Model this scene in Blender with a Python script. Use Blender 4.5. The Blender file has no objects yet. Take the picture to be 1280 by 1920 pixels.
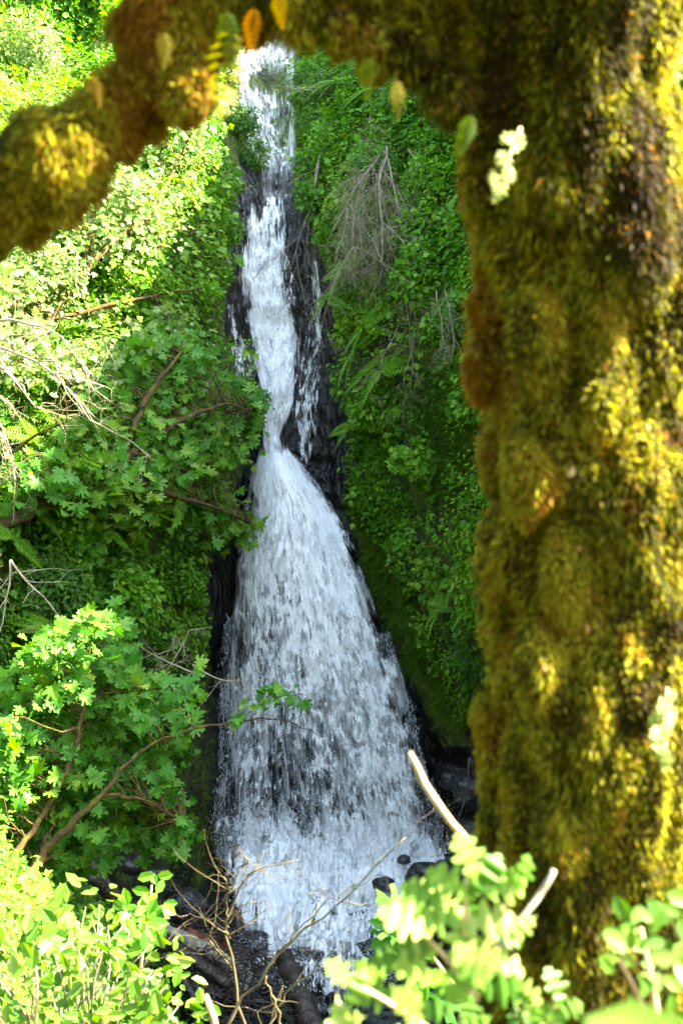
import bpy, math
import numpy as np
from mathutils import Vector
R = math.radians
rng = np.random.default_rng(7)
S = bpy.context.scene
COL = S.collection

# ------------------------------------------------------------------ camera model
K = 36.0/50.0/1920.0
PITCH = R(-8.0)
CP, SP = math.cos(PITCH), math.sin(PITCH)
def at(px, py, Y):
    px = np.asarray(px, float); py = np.asarray(py, float); Y = np.asarray(Y, float)
    cx = (px-640)*K; cz = (960-py)*K
    dy = CP - SP*cz; dz = SP + CP*cz
    return np.stack(np.broadcast_arrays(cx/dy*Y, Y, dz/dy*Y), -1)
def proj(P):
    P = np.asarray(P, float)
    d = P[..., 1]*CP + P[..., 2]*SP
    u = -P[..., 1]*SP + P[..., 2]*CP
    d = np.maximum(d, 1e-3)
    return 640 + P[..., 0]/d/K, 960 - u/d/K

# ------------------------------------------------------------------ noise
_perm = np.random.default_rng(3).integers(0, 2**31, 4096)
def _h(ix, iy, iz):
    h = (ix*73856093) ^ (iy*19349663) ^ (iz*83492791)
    return (_perm[(h & 4095)] % 10007)/10007.0
def vnoise(P):
    P = np.asarray(P, float)
    I = np.floor(P).astype(np.int64); F = P-I; F = F*F*(3-2*F)
    o = 0
    for a in (0, 1):
        for b in (0, 1):
            for c in (0, 1):
                w = (F[..., 0] if a else 1-F[..., 0])*(F[..., 1] if b else 1-F[..., 1])*(F[..., 2] if c else 1-F[..., 2])
                o = o + w*_h(I[..., 0]+a, I[..., 1]+b, I[..., 2]+c)
    return o
def fbm(P, scale=1.0, octv=4, seed=0.0):
    P = np.asarray(P, float)*scale+seed*17.31
    o = 0; amp = .5; tot = 0
    for i in range(octv):
        o = o+amp*(vnoise(P)*2-1); tot += amp
        P = P*2.03+11.7; amp *= .5
    return o/tot

# ------------------------------------------------------------------ objects
def tag(o, label=None, cat=None, group=None, kind=None):
    if label: o['label'] = label
    if cat: o['category'] = cat
    if group: o['group'] = group
    if kind: o['kind'] = kind
    return o
def empty(name, loc, label=None, cat=None, group=None):
    o = bpy.data.objects.new(name, None); COL.objects.link(o)
    o.location = [float(c) for c in loc]; o.empty_display_size = .1
    return tag(o, label, cat, group)
def make(name, V, F, mats, parent=None, smooth=True, rnd=None, attrs=None, uv=None, midx=None):
    """V (n,3); F list of (m,k) arrays or one array"""
    V = np.asarray(V, np.float32)
    if parent is not None:
        V = V-np.array(parent.location, np.float32)
    Fs = F if isinstance(F, list) else [F]
    Fs = [np.asarray(f, np.int32) for f in Fs if len(f)]
    me = bpy.data.meshes.new(name)
    me.vertices.add(len(V)); me.vertices.foreach_set('co', V.ravel())
    nl = sum(f.size for f in Fs); nf = sum(len(f) for f in Fs)
    me.loops.add(nl); me.polygons.add(nf)
    me.loops.foreach_set('vertex_index', np.concatenate([f.ravel() for f in Fs]))
    tot = np.concatenate([np.full(len(f), f.shape[1], np.int32) for f in Fs])
    st = np.concatenate([[0], np.cumsum(tot)[:-1]]).astype(np.int32)
    me.polygons.foreach_set('loop_start', st)
    me.polygons.foreach_set('loop_total', tot)
    me.polygons.foreach_set('use_smooth', np.full(nf, smooth))
    if not isinstance(mats, (list, tuple)): mats = [mats]
    for m in mats: me.materials.append(m)
    if midx is not None: me.polygons.foreach_set('material_index', np.asarray(midx, np.int32))
    if rnd is not None:
        a = me.attributes.new('rnd', 'FLOAT', 'POINT'); a.data.foreach_set('value', np.asarray(rnd, np.float32))
    for k, v in (attrs or {}).items():
        a = me.attributes.new(k, 'FLOAT', 'POINT'); a.data.foreach_set('value', np.asarray(v, np.float32))
    if uv is not None:
        l = me.uv_layers.new(name='UVMap'); vi = np.concatenate([f.ravel() for f in Fs])
        l.data.foreach_set('uv', np.asarray(uv, np.float32)[vi].ravel())
    me.update(calc_edges=True); me.validate()
    o = bpy.data.objects.new(name, me); COL.objects.link(o)
    if parent is not None: o.parent = parent
    return o
class Geo:
    def __init__(s): s.V = []; s.F = {}; s.n = 0; s.R = []
    def add(s, V, F, r=0.5):
        V = np.asarray(V, float).reshape(-1, 3)
        for f in (F if isinstance(F, list) else [F]):
            f = np.asarray(f, np.int64)
            if len(f): s.F.setdefault(f.shape[1], []).append(f+s.n)
        s.V.append(V); s.n += len(V)
        s.R.append(np.broadcast_to(np.asarray(r, float), (len(V),)))
    def build(s, name, mat, parent=None, smooth=True, **kw):
        if not s.V: return None
        return make(name, np.concatenate(s.V), [np.concatenate(f) for f in s.F.values()], mat, parent, smooth, rnd=np.concatenate(s.R), **kw)

def norm(v): return v/np.maximum(np.linalg.norm(v, axis=-1, keepdims=True), 1e-9)
def instance(tV, tF, pos, xax, yax, zax, scale):
    """template verts in (x,y,z) -> pos + scale*(x*xax+y*yax+z*zax)"""
    n = len(pos); scale = np.broadcast_to(np.asarray(scale, float), (n,))
    V = (tV[None, :, 0:1]*xax[:, None]+tV[None, :, 1:2]*yax[:, None]+tV[None, :, 2:3]*zax[:, None])*scale[:, None, None]+pos[:, None]
    F = (tF[None]+(np.arange(n)*len(tV))[:, None, None]).reshape(-1, tF.shape[1])
    return V.reshape(-1, 3), F
def frames(nrm, head):
    z = norm(nrm); y = norm(head-(head*z).sum(-1, keepdims=True)*z); x = np.cross(y, z)
    return x, y, z
def tube(pts, rad, seg=8, rough=0.0, seed=0):
    pts = np.asarray(pts, float); n = len(pts); rad = np.broadcast_to(np.asarray(rad, float), (n,))
    T = norm(np.gradient(pts, axis=0))
    a = np.array([0, 0, 1.]) if abs(T[0][2]) < .9 else np.array([1., 0, 0])
    N = norm(np.cross(T[0], a)); Ns = []
    for i in range(n):
        N = norm(N-np.dot(N, T[i])*T[i]); Ns.append(N)
    Ns = np.array(Ns); B = np.cross(T, Ns)
    t = np.arange(seg)/seg*2*np.pi
    dirs = np.cos(t)[None, :, None]*Ns[:, None]+np.sin(t)[None, :, None]*B[:, None]
    rr = rad[:, None, None]*np.ones((n, seg, 1))
    V = pts[:, None]+dirs*rr
    if rough:
        V = V+dirs*(fbm(V, 1.2/max(rad.mean(), 1e-4), 3, seed)[..., None])*rough*rad[:, None, None]
    i = np.arange(n-1)[:, None]*seg; j = np.arange(seg)[None]; j2 = (j+1) % seg
    F = np.stack([i+j, i+j2, i+seg+j2, i+seg+j], -1).reshape(-1, 4)
    V = V.reshape(-1, 3)
    V = np.concatenate([V, pts[:1], pts[-1:]])
    c0 = n*seg; c1 = c0+1; jj = np.arange(seg); jn = (jj+1) % seg
    T0 = np.stack([jn, jj, np.full(seg, c0)], -1); T1 = np.stack([(n-1)*seg+jj, (n-1)*seg+jn, np.full(seg, c1)], -1)
    return V, [F, np.concatenate([T0, T1])]
def spline(P, n):
    P = np.asarray(P, float)
    d = np.r_[0, np.cumsum(np.linalg.norm(np.diff(P[:, :3], axis=0), axis=1))]
    t = np.linspace(0, d[-1], n)
    if len(P) < 3: return np.stack([np.interp(t, d, P[:, k]) for k in range(P.shape[1])], -1)
    out = []
    G = np.gradient(P, d, axis=0)
    idx = np.clip(np.searchsorted(d, t, side='right')-1, 0, len(d)-2)
    h = (d[idx+1]-d[idx])[:, None]; u = ((t-d[idx])[:, None])/h
    return (2*u**3-3*u**2+1)*P[idx]+(u**3-2*u**2+u)*h*G[idx]+(-2*u**3+3*u**2)*P[idx+1]+(u**3-u**2)*h*G[idx+1]
def inpoly(px, py, poly):
    px = np.asarray(px); py = np.asarray(py); r = np.zeros(px.shape, bool); n = len(poly)
    for i in range(n):
        x1, y1 = poly[i]; x2, y2 = poly[(i+1) % n]
        if y1 == y2: continue
        c = ((y1 > py) != (y2 > py)) & (px < (x2-x1)*(py-y1)/(y2-y1)+x1); r ^= c
    return r
def sm(x, a, b):
    t = np.clip((x-a)/(b-a), 0, 1); return t*t*(3-2*t)

# ------------------------------------------------------------------ leaf templates (length 1, base at the origin, tip along +y)
def fan(outline, fold=.12):
    o = np.array(outline, float); V = np.zeros((len(o)+1, 3)); V[1:, :2] = o; V[0] = (0, .38, 0)
    V[:, 2] = np.abs(V[:, 0])*fold*2-.12*(V[:, 1]-.4)**2
    n = len(o); F = np.array([[0, 1+i, 1+(i+1) % n] for i in range(n)]); return V, F
OVAL = (np.array([[0, 0, 0], [-.26, .3, .06], [-.24, .68, .04], [0, 1, -.06], [.24, .68, .04], [.26, .3, .06]], float),
        np.array([[0, 2, 1], [0, 3, 2], [0, 4, 3], [0, 5, 4]]))
def mirror(right):
    return right+[(-x, y) for x, y in reversed(right) if abs(x) > 1e-6]
MAPLE = fan(mirror([(0, 0), (.34, -.06), (.24, .1), (.56, .3), (.38, .34), (.52, .62), (.24, .52), (.2, .78), (0, 1)]))
BIGLEAF = fan(mirror([(0, 0), (.10, .03), (.30, -.14), (.34, -.03), (.24, .1), (.42, .12), (.62, .10), (.66, .26), (.80, .36), (.55, .40), (.46, .36), (.36, .36), (.40, .52),
                      (.58, .66), (.50, .78), (.40, .72), (.24, .56), (.20, .70), (.26, .84), (.12, .88), (0, 1.05)]), .10)
OAK = (lambda s: (np.array([[x*q, y, abs(x)*.35-.15*(y-.4)**2] for y, x in s for q in (-1, 0, 1)], float),
      np.array([[3*i+a+k for a in q] for i in range(len(s)-1) for k in (0, 1) for q in ((0, 1, 4), (0, 4, 3))])))(
      [(0, .01), (.12, .03), (.2, .12), (.27, .22), (.33, .2), (.37, .08), (.42, .09), (.5, .33), (.58, .36), (.62, .2), (.65, .09), (.71, .22), (.8, .29), (.87, .2), (.9, .09), (.96, .12), (1, .05), (1.02, .01)])
def pinnate(n=14, w=.22, droop=.25):
    V = []; F = []
    for i in range(n):
        y = .08+.9*i/n; ln = w*math.sin(math.pi*min(1, .12+.88*(1-i/n))**.8)*(1-.1*(i == 0)); ln = w*(1-(i/n))**.7*min(1, .5+i*.25)
        z = -droop*y*y
        for q in (-1, 1):
            b = len(V)
            V += [(0, y, z), (q*ln*.5, y+.05, z-.01), (q*ln, y+.06, z-.05), (q*ln*.5, y-.012, z-.01)]
            F += [(b, b+1, b+2), (b, b+2, b+3)]
    for i in range(6):
        b = len(V); y = i/6; y2 = (i+1)/6
        V += [(-.008, y, -droop*y*y+.003), (.008, y, -droop*y*y+.003), (.008, y2, -droop*y2*y2+.003), (-.008, y2, -droop*y2*y2+.003)]
        F += [(b, b+1, b+2), (b, b+2, b+3)]
    return np.array(V, float), np.array(F)
FROND = pinnate()
FERNLET = pinnate(8, .3, .2)

# ------------------------------------------------------------------ materials
def mat(name):
    m = bpy.data.materials.new(name); m.use_nodes = True; nt = m.node_tree
    for n in list(nt.nodes): nt.nodes.remove(n)
    return m, nt
def nd(nt, t, **k):
    n = nt.nodes.new(t)
    for a, v in k.items():
        if a.startswith('i_'):
            n.inputs[int(a[2:]) if a[2:].isdigit() else a[2:]].default_value = v
        else: setattr(n, a, v)
    return n
def ramp(nt, fac, stops):
    r = nt.nodes.new('ShaderNodeValToRGB'); e = r.color_ramp.elements
    while len(e) < len(stops): e.new(.5)
    for i, (p, c) in enumerate(stops):
        e[i].position = p; e[i].color = (*c, 1) if len(c) == 3 else c
    nt.links.new(fac, r.inputs[0]); return r.outputs[0]
def leaf_mat(name, cols, trans=.35, rough=.5, spec=.3, veins=0):
    m, nt = mat(name); L = nt.links.new
    at_ = nd(nt, 'ShaderNodeAttribute', attribute_name='rnd')
    n = len(cols); col = ramp(nt, at_.outputs['Fac'], [(i/(n-1), c) for i, c in enumerate(cols)])
    geo = nd(nt, 'ShaderNodeTexCoord')
    no = nd(nt, 'ShaderNodeTexNoise'); no.inputs['Scale'].default_value = 9; no.inputs['Detail'].default_value = 4
    L(geo.outputs['Object'], no.inputs['Vector'])
    hv = nd(nt, 'ShaderNodeHueSaturation'); L(col, hv.inputs['Color'])
    mr = nd(nt, 'ShaderNodeMapRange'); mr.inputs[1].default_value = .3; mr.inputs[2].default_value = .7; mr.inputs[3].default_value = .75; mr.inputs[4].default_value = 1.25
    L(no.outputs['Fac'], mr.inputs[0]); L(mr.outputs[0], hv.inputs['Value'])
    p = nd(nt, 'ShaderNodeBsdfPrincipled'); p.inputs['Roughness'].default_value = rough
    p.inputs['Specular IOR Level'].default_value = spec
    L(hv.outputs[0], p.inputs['Base Color'])
    t = nd(nt, 'ShaderNodeBsdfTranslucent')
    hv2 = nd(nt, 'ShaderNodeHueSaturation'); hv2.inputs['Hue'].default_value = .485; hv2.inputs['Saturation'].default_value = 1.1; hv2.inputs['Value'].default_value = 1.5
    L(hv.outputs[0], hv2.inputs['Color']); L(hv2.outputs[0], t.inputs[0])
    mx = nd(nt, 'ShaderNodeMixShader'); mx.inputs[0].default_value = trans
    L(p.outputs[0], mx.inputs[1]); L(t.outputs[0], mx.inputs[2])
    o = nd(nt, 'ShaderNodeOutputMaterial'); L(mx.outputs[0], o.inputs[0]); return m
def rough_mat(name, stops, scale=3, rough=.8, bump=.5, bscale=12, bdist=.05, spec=.3, stretch=(1, 1, 1), detail=8, rough2=None, use_rnd=False):
    m, nt = mat(name); L = nt.links.new
    tc = nd(nt, 'ShaderNodeTexCoord'); mp = nd(nt, 'ShaderNodeMapping'); mp.inputs['Scale'].default_value = stretch
    L(tc.outputs['Object'], mp.inputs[0])
    no = nd(nt, 'ShaderNodeTexNoise'); no.inputs['Scale'].default_value = scale; no.inputs['Detail'].default_value = detail; no.inputs['Roughness'].default_value = .62
    L(mp.outputs[0], no.inputs['Vector'])
    col = ramp(nt, no.outputs['Fac'], stops)
    b = nd(nt, 'ShaderNodeTexNoise'); b.inputs['Scale'].default_value = bscale; b.inputs['Detail'].default_value = 6
    L(mp.outputs[0], b.inputs['Vector'])
    bp = nd(nt, 'ShaderNodeBump'); bp.inputs['Strength'].default_value = bump; bp.inputs['Distance'].default_value = bdist
    L(b.outputs['Fac'], bp.inputs['Height'])
    p = nd(nt, 'ShaderNodeBsdfPrincipled'); p.inputs['Roughness'].default_value = rough; p.inputs['Specular IOR Level'].default_value = spec
    if rough2 is not None:
        mr = nd(nt, 'ShaderNodeMapRange'); mr.inputs[1].default_value = .35; mr.inputs[2].default_value = .65; mr.inputs[3].default_value = rough; mr.inputs[4].default_value = rough2
        L(b.outputs['Fac'], mr.inputs[0]); L(mr.outputs[0], p.inputs['Roughness'])
    L(col, p.inputs['Base Color']); L(bp.outputs[0], p.inputs['Normal'])
    o = nd(nt, 'ShaderNodeOutputMaterial'); L(p.outputs[0], o.inputs[0]); return m
def attr_mat(name, cols, rough=.8, spec=.2, trans=0.0, sheen=0):
    m, nt = mat(name); L = nt.links.new
    a = nd(nt, 'ShaderNodeAttribute', attribute_name='rnd')
    n = len(cols); c = ramp(nt, a.outputs['Fac'], [(i/(n-1), q) for i, q in enumerate(cols)])
    p = nd(nt, 'ShaderNodeBsdfPrincipled'); p.inputs['Roughness'].default_value = rough; p.inputs['Specular IOR Level'].default_value = spec
    L(c, p.inputs['Base Color'])
    o = nd(nt, 'ShaderNodeOutputMaterial')
    if trans:
        t = nd(nt, 'ShaderNodeBsdfTranslucent'); mx = nd(nt, 'ShaderNodeMixShader'); mx.inputs[0].default_value = trans
        L(c, t.inputs[0]); L(p.outputs[0], mx.inputs[1]); L(t.outputs[0], mx.inputs[2]); L(mx.outputs[0], o.inputs[0])
    else: L(p.outputs[0], o.inputs[0])
    return m

def cliff_mat():
    m, nt = mat('wet_basalt_and_moss'); L = nt.links.new
    tc = nd(nt, 'ShaderNodeTexCoord')
    mp = nd(nt, 'ShaderNodeMapping'); mp.inputs['Scale'].default_value = (1, 1, .45); L(tc.outputs['Object'], mp.inputs[0])
    n1 = nd(nt, 'ShaderNodeTexNoise'); n1.inputs['Scale'].default_value = 2.2; n1.inputs['Detail'].default_value = 9; n1.inputs['Roughness'].default_value = .65
    L(mp.outputs[0], n1.inputs['Vector'])
    rock = ramp(nt, n1.outputs['Fac'], [(.25, (.004, .004, .004)), (.5, (.011, .010, .010)), (.68, (.028, .025, .024)), (.8, (.07, .06, .055))])
    n2 = nd(nt, 'ShaderNodeTexNoise'); n2.inputs['Scale'].default_value = 9; n2.inputs['Detail'].default_value = 7; L(tc.outputs['Object'], n2.inputs['Vector'])
    moss = ramp(nt, n2.outputs['Fac'], [(.3, (.010, .022, .002)), (.5, (.045, .075, .006)), (.7, (.12, .15, .012))])
    ma = nd(nt, 'ShaderNodeAttribute', attribute_name='moss')
    n3 = nd(nt, 'ShaderNodeTexNoise'); n3.inputs['Scale'].default_value = 1.6; n3.inputs['Detail'].default_value = 8; L(tc.outputs['Object'], n3.inputs['Vector'])
    ad = nd(nt, 'ShaderNodeMath', operation='ADD'); L(ma.outputs['Fac'], ad.inputs[0]); L(n3.outputs['Fac'], ad.inputs[1])
    mr = nd(nt, 'ShaderNodeMapRange'); mr.inputs[1].default_value = .92; mr.inputs[2].default_value = 1.08; L(ad.outputs[0], mr.inputs[0])
    mx = nd(nt, 'ShaderNodeMix', data_type='RGBA'); L(mr.outputs[0], mx.inputs[0]); L(rock, mx.inputs[6]); L(moss, mx.inputs[7])
    rg = nd(nt, 'ShaderNodeMapRange'); rg.inputs[3].default_value = .28; rg.inputs[4].default_value = .95; L(mr.outputs[0], rg.inputs[0])
    v = nd(nt, 'ShaderNodeTexVoronoi'); v.inputs['Scale'].default_value = 7; L(mp.outputs[0], v.inputs['Vector'])
    b2 = nd(nt, 'ShaderNodeTexNoise'); b2.inputs['Scale'].default_value = 14; b2.inputs['Detail'].default_value = 8; L(mp.outputs[0], b2.inputs['Vector'])
    ad2 = nd(nt, 'ShaderNodeMath', operation='ADD'); L(v.outputs['Distance'], ad2.inputs[0]); L(b2.outputs['Fac'], ad2.inputs[1])
    bp = nd(nt, 'ShaderNodeBump'); bp.inputs['Strength'].default_value = .9; bp.inputs['Distance'].default_value = .09; L(ad2.outputs[0], bp.inputs['Height'])
    p = nd(nt, 'ShaderNodeBsdfPrincipled'); L(mx.outputs[2], p.inputs['Base Color']); L(rg.outputs[0], p.inputs['Roughness']); L(bp.outputs[0], p.inputs['Normal'])
    p.inputs['Specular IOR Level'].default_value = .5
    o = nd(nt, 'ShaderNodeOutputMaterial'); L(p.outputs[0], o.inputs[0]); return m

def water_mat(name, k1=(5, .8), k2=(24, 2.6), bias=0.0, soft=.16, col=(.96, .97, .98), seed=0.0, amax=1.0):
    """falling white water: streaky coverage along UV.v; attribute 'dens' = how much water there is"""
    m, nt = mat(name); L = nt.links.new
    uv = nd(nt, 'ShaderNodeUVMap', uv_map='UVMap')
    outs = []
    for i, ((a, b), det) in enumerate(((k1, 5), (k2, 4), ((k2[0]*3, k2[1]*3.2), 2))):
        mp = nd(nt, 'ShaderNodeMapping'); mp.inputs['Scale'].default_value = (a, b, 1); mp.inputs['Location'].default_value = (seed*3.7+i*5, seed*1.9, seed)
        L(uv.outputs[0], mp.inputs[0])
        n = nd(nt, 'ShaderNodeTexNoise'); n.inputs['Scale'].default_value = 1; n.inputs['Detail'].default_value = det; n.inputs['Roughness'].default_value = .6; n.inputs['Distortion'].default_value = .3 if i == 0 else .1
        L(mp.outputs[0], n.inputs['Vector']); outs.append(n.outputs['Fac'])
    def mth(op, x, y):
        q = nd(nt, 'ShaderNodeMath', operation=op)
        for i, s in enumerate((x, y)):
            if isinstance(s, (int, float)): q.inputs[i].default_value = s
            else: L(s, q.inputs[i])
        return q.outputs[0]
    val = mth('ADD', mth('MULTIPLY', outs[0], .5), mth('ADD', mth('MULTIPLY', outs[1], .35), mth('MULTIPLY', outs[2], .15)))
    vc = mth('MULTIPLY', mth('SUBTRACT', val, .5), 3.0)
    d = nd(nt, 'ShaderNodeAttribute', attribute_name='dens')
    s = mth('ADD', vc, d.outputs['Fac'])
    mr = nd(nt, 'ShaderNodeMapRange', interpolation_type='SMOOTHSTEP'); mr.inputs[1].default_value = .5-soft-bias; mr.inputs[2].default_value = .5+soft-bias
    mr.inputs[4].default_value = amax
    L(s, mr.inputs[0])
    gate = nd(nt, 'ShaderNodeMapRange'); gate.inputs[1].default_value = 0.0; gate.inputs[2].default_value = .12; L(d.outputs['Fac'], gate.inputs[0])
    alpha = mth('MULTIPLY', mr.outputs[0], gate.outputs[0])
    df = nd(nt, 'ShaderNodeBsdfDiffuse'); df.inputs[0].default_value = (*col, 1)
    tl = nd(nt, 'ShaderNodeBsdfTranslucent'); tl.inputs[0].default_value = (*col, 1)
    gl = nd(nt, 'ShaderNodeBsdfGlossy'); gl.inputs['Roughness'].default_value = .35
    bp = nd(nt, 'ShaderNodeBump'); bp.inputs['Strength'].default_value = .5; bp.inputs['Distance'].default_value = .06; L(val, bp.inputs['Height'])
    for q in (df, gl): L(bp.outputs[0], q.inputs['Normal'])
    a = nd(nt, 'ShaderNodeMixShader'); a.inputs[0].default_value = .22; L(df.outputs[0], a.inputs[1]); L(tl.outputs[0], a.inputs[2])
    b = nd(nt, 'ShaderNodeMixShader'); b.inputs[0].default_value = .06; L(a.outputs[0], b.inputs[1]); L(gl.outputs[0], b.inputs[2])
    tr = nd(nt, 'ShaderNodeBsdfTransparent')
    c = nd(nt, 'ShaderNodeMixShader'); L(alpha, c.inputs[0]); L(tr.outputs[0], c.inputs[1]); L(b.outputs[0], c.inputs[2])
    o = nd(nt, 'ShaderNodeOutputMaterial'); L(c.outputs[0], o.inputs[0]); return m

M = {}
M['cliff'] = cliff_mat()
M['ground'] = rough_mat('forest_soil', [(.3, (.012, .009, .006)), (.5, (.035, .026, .016)), (.62, (.05, .06, .012)), (.75, (.08, .06, .04))], 2.2, .9, .8, 18, .08)
M['leaf_cover'] = leaf_mat('ivy_leaf', [(.014, .10, .004), (.045, .19, .008), (.095, .27, .014), (.19, .33, .03)], .38)
M['leaf_cover_b'] = leaf_mat('bright_small_leaf', [(.02, .10, .006), (.045, .16, .012), (.09, .22, .02), (.16, .26, .03)], .36)
M['leaf_maple'] = leaf_mat('bigleaf_maple_leaf', [(.018, .12, .010), (.04, .18, .016), (.075, .24, .024), (.17, .29, .03)], .42, .5)
M['leaf_sunlit'] = leaf_mat('sunlit_glare_leaf', [(.05, .15, .02), (.11, .23, .045), (.17, .28, .08), (.25, .31, .11)], .42, .4, .5)  # leaf colour whitened to carry the blown-out sun glare
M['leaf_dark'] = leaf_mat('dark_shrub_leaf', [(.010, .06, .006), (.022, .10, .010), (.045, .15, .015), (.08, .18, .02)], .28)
M['leaf_oak'] = leaf_mat('oak_leaf', [(.04, .14, .012), (.15, .29, .05), (.25, .34, .09), (.32, .38, .14)], .45, .46)  # lightened stops put the near-white sun glare into the oak leaves
M['leaf_berry'] = leaf_mat('snowberry_leaf', [(.03, .11, .010), (.06, .16, .015), (.11, .22, .035), (.20, .28, .08)], .42, .42)
M['fern'] = leaf_mat('fern_frond', [(.03, .14, .006), (.07, .22, .01), (.12, .29, .02), (.18, .32, .03)], .35, .5)
M['licorice'] = leaf_mat('licorice_fern_frond', [(.05, .12, .006), (.09, .19, .01), (.16, .20, .015), (.22, .11, .012)], .45, .5)
M['grass'] = leaf_mat('grass_blade', [(.02, .07, .004), (.04, .11, .006), (.08, .15, .012), (.14, .15, .03)], .35, .5)
M['grassb'] = leaf_mat('fresh_grass_blade', [(.02, .08, .004), (.05, .14, .006), (.10, .20, .012), (.20, .24, .03)], .35, .5)
M['moss'] = attr_mat('trunk_moss', [(.012, .006, .0006), (.032, .020, .0008), (.045, .046, .001), (.095, .10, .002), (.42, .42, .03), (.24, .11, .008)], .6, .15, .5)  # bright yellow stop raised to paint sun highlights into the moss
M['mossbase'] = rough_mat('moss_mat', [(.25, (.005, .0025, .001)), (.45, (.016, .008, .001)), (.6, (.03, .022, .002)), (.78, (.05, .022, .004))], 14, .95, .8, 60, .015, .1)
M['bark'] = rough_mat('mossy_bark', [(.3, (.03, .018, .008)), (.5, (.07, .045, .02)), (.62, (.09, .085, .012)), (.78, (.12, .12, .02))], 9, .9, .8, 35, .02, .15)
M['greybark'] = rough_mat('weathered_grey_bark', [(.3, (.10, .085, .065)), (.5, (.22, .19, .15)), (.7, (.36, .32, .26))], 10, .85, .5, 40, .01, .2)
M['twig'] = rough_mat('dead_twig', [(.3, (.16, .12, .08)), (.55, (.32, .26, .19)), (.75, (.45, .39, .30))], 6, .8, .3, 40, .005, .25)
M['twigpale'] = rough_mat('peeled_twig', [(.3, (.32, .20, .10)), (.55, (.50, .36, .20)), (.75, (.62, .50, .34))], 12, .6, .3, 40, .003, .3)
M['shrubtwig'] = rough_mat('olive_twig', [(.3, (.05, .04, .02)), (.55, (.11, .09, .045)), (.75, (.22, .17, .10))], 6, .8, .3, 40, .005, .25)
M['shadetwig'] = rough_mat('dead_twig_toned_for_shade', [(.3, (.10, .075, .05)), (.55, (.24, .19, .14)), (.75, (.40, .34, .27))], 6, .8, .3, 40, .005, .25)  # darker copy of the dead twig, wall shade put into its colour
M['log'] = rough_mat('wet_log', [(.3, (.010, .007, .005)), (.5, (.026, .017, .012)), (.68, (.06, .038, .027)), (.8, (.13, .10, .08))], 4, .5, .9, 14, .04, .5, (1, 1, 1))
M['logred'] = rough_mat('broken_red_wood', [(.3, (.05, .014, .007)), (.5, (.16, .05, .022)), (.68, (.26, .09, .04)), (.8, (.35, .2, .12))], 7, .6, 1.0, 22, .04, .4)
M['rock'] = rough_mat('wet_boulder', [(.3, (.006, .006, .006)), (.55, (.018, .017, .017)), (.75, (.05, .045, .04))], 3, .22, .9, 9, .06, .6, rough2=.6)
M['lichen'] = attr_mat('lichen_scrap', [(.22, .10, .03), (.40, .22, .08), (.42, .40, .26), (.30, .34, .10)], .9, .1, .3)

# ------------------------------------------------------------------ cliff surface
CTL_PX = [  # (px, py, depth)
 (500, 60, 36.5), (500, 120, 35.4), (500, 200, 34.6), (490, 280, 33.6), (500, 370, 32.4), (500, 480, 31.8), (500, 600, 31.3), (510, 720, 30.9), (520, 800, 30.6), (520, 860, 30.5), (545, 900, 30.5),
 (450, 1000, 30.4), (560, 1000, 30.5), (430, 1250, 30.3), (600, 1200, 30.5), (640, 1400, 30.4), (430, 1500, 29.8), (600, 1600, 30.3), (760, 1560, 30), (600, 1800, 30), (430, 1700, 29),
 (395, 950, 28.2), (385, 1150, 27.8), (375, 1350, 27.4), (350, 1550, 26.8), (360, 1700, 26.8), (240, 1550, 25.2), (150, 1400, 24.2), (0, 1400, 22.8), (200, 1200, 24.6), (0, 1150, 23), (300, 1050, 26),
 (0, 850, 23.6), (200, 850, 25), (400, 800, 28.3), (420, 650, 29.4), (340, 650, 27.3), (150, 600, 25.8), (0, 550, 25), (300, 480, 28), (420, 480, 30.2), (200, 330, 28.4), (0, 330, 27.2), (400, 300, 31), (440, 200, 33),
 (250, 120, 32), (0, 60, 32), (120, 20, 34), (380, 60, 35.2), (-200, 900, 20.5), (-200, 1400, 20), (-250, 400, 23),
 (600, 470, 31), (640, 640, 30.3), (650, 850, 30), (660, 980, 29.9), (590, 280, 32.4), (600, 160, 34), (720, 1150, 29.7), (790, 1300, 29.5), (830, 1430, 29.6),
 (720, 250, 30.4), (720, 450, 29), (720, 650, 28.6), (740, 850, 28.4), (780, 1000, 28.4), (850, 350, 28.2), (850, 550, 26.8), (860, 750, 26.6), (880, 950, 26.6), (860, 1150, 27.4), (900, 1300, 27.6), (920, 1500, 27.5),
 (760, 120, 33), (900, 60, 30.5), (1050, 500, 24), (1050, 900, 23.8), (1050, 1300, 24.2), (1050, 100, 25.5)]
CTL_W = [(-8.5, 17.5, 3), (-8.5, 16.5, -4), (-8.5, 15.5, -11), (-12, 10, 0), (-12, 9, -9), (-16, 2, 0), (-16, 2, -9), (-9, 21, 9), (-4, 35, 12), (2, 35, 12), (6, 19, 11), (-10, 26, 13),
 (6.2, 17.4, 3), (6.2, 17.4, -4), (6.2, 17.8, -11), (9, 16.2, 2), (9, 16, -8), (13, 13, 2), (13, 12, -8), (18, 4, 0), (18, 4, -9), (11, 16.5, 8), (18, 8, 10), (0, 30, -14), (-6, 23, -14), (4, 27, -14)]  # hidden right wall pulled forward to shade the left bank
_c = np.array([at(*c) for c in CTL_PX]+[np.array(c, float) for c in CTL_W])
def _phi(A, B):
    d2 = ((A[:, None]-B[None])**2).sum(-1); return np.where(d2 > 0, .5*d2*np.log(d2+1e-9), 0)
_A = _c[:, [0, 2]]; _n = len(_A)
_Mx = np.zeros((_n+3, _n+3)); _Mx[:_n, :_n] = _phi(_A, _A)+np.eye(_n)*.25
_Mx[:_n, _n] = 1; _Mx[:_n, _n+1:] = _A; _Mx[_n, :_n] = 1; _Mx[_n+1:, :_n] = _A.T
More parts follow.
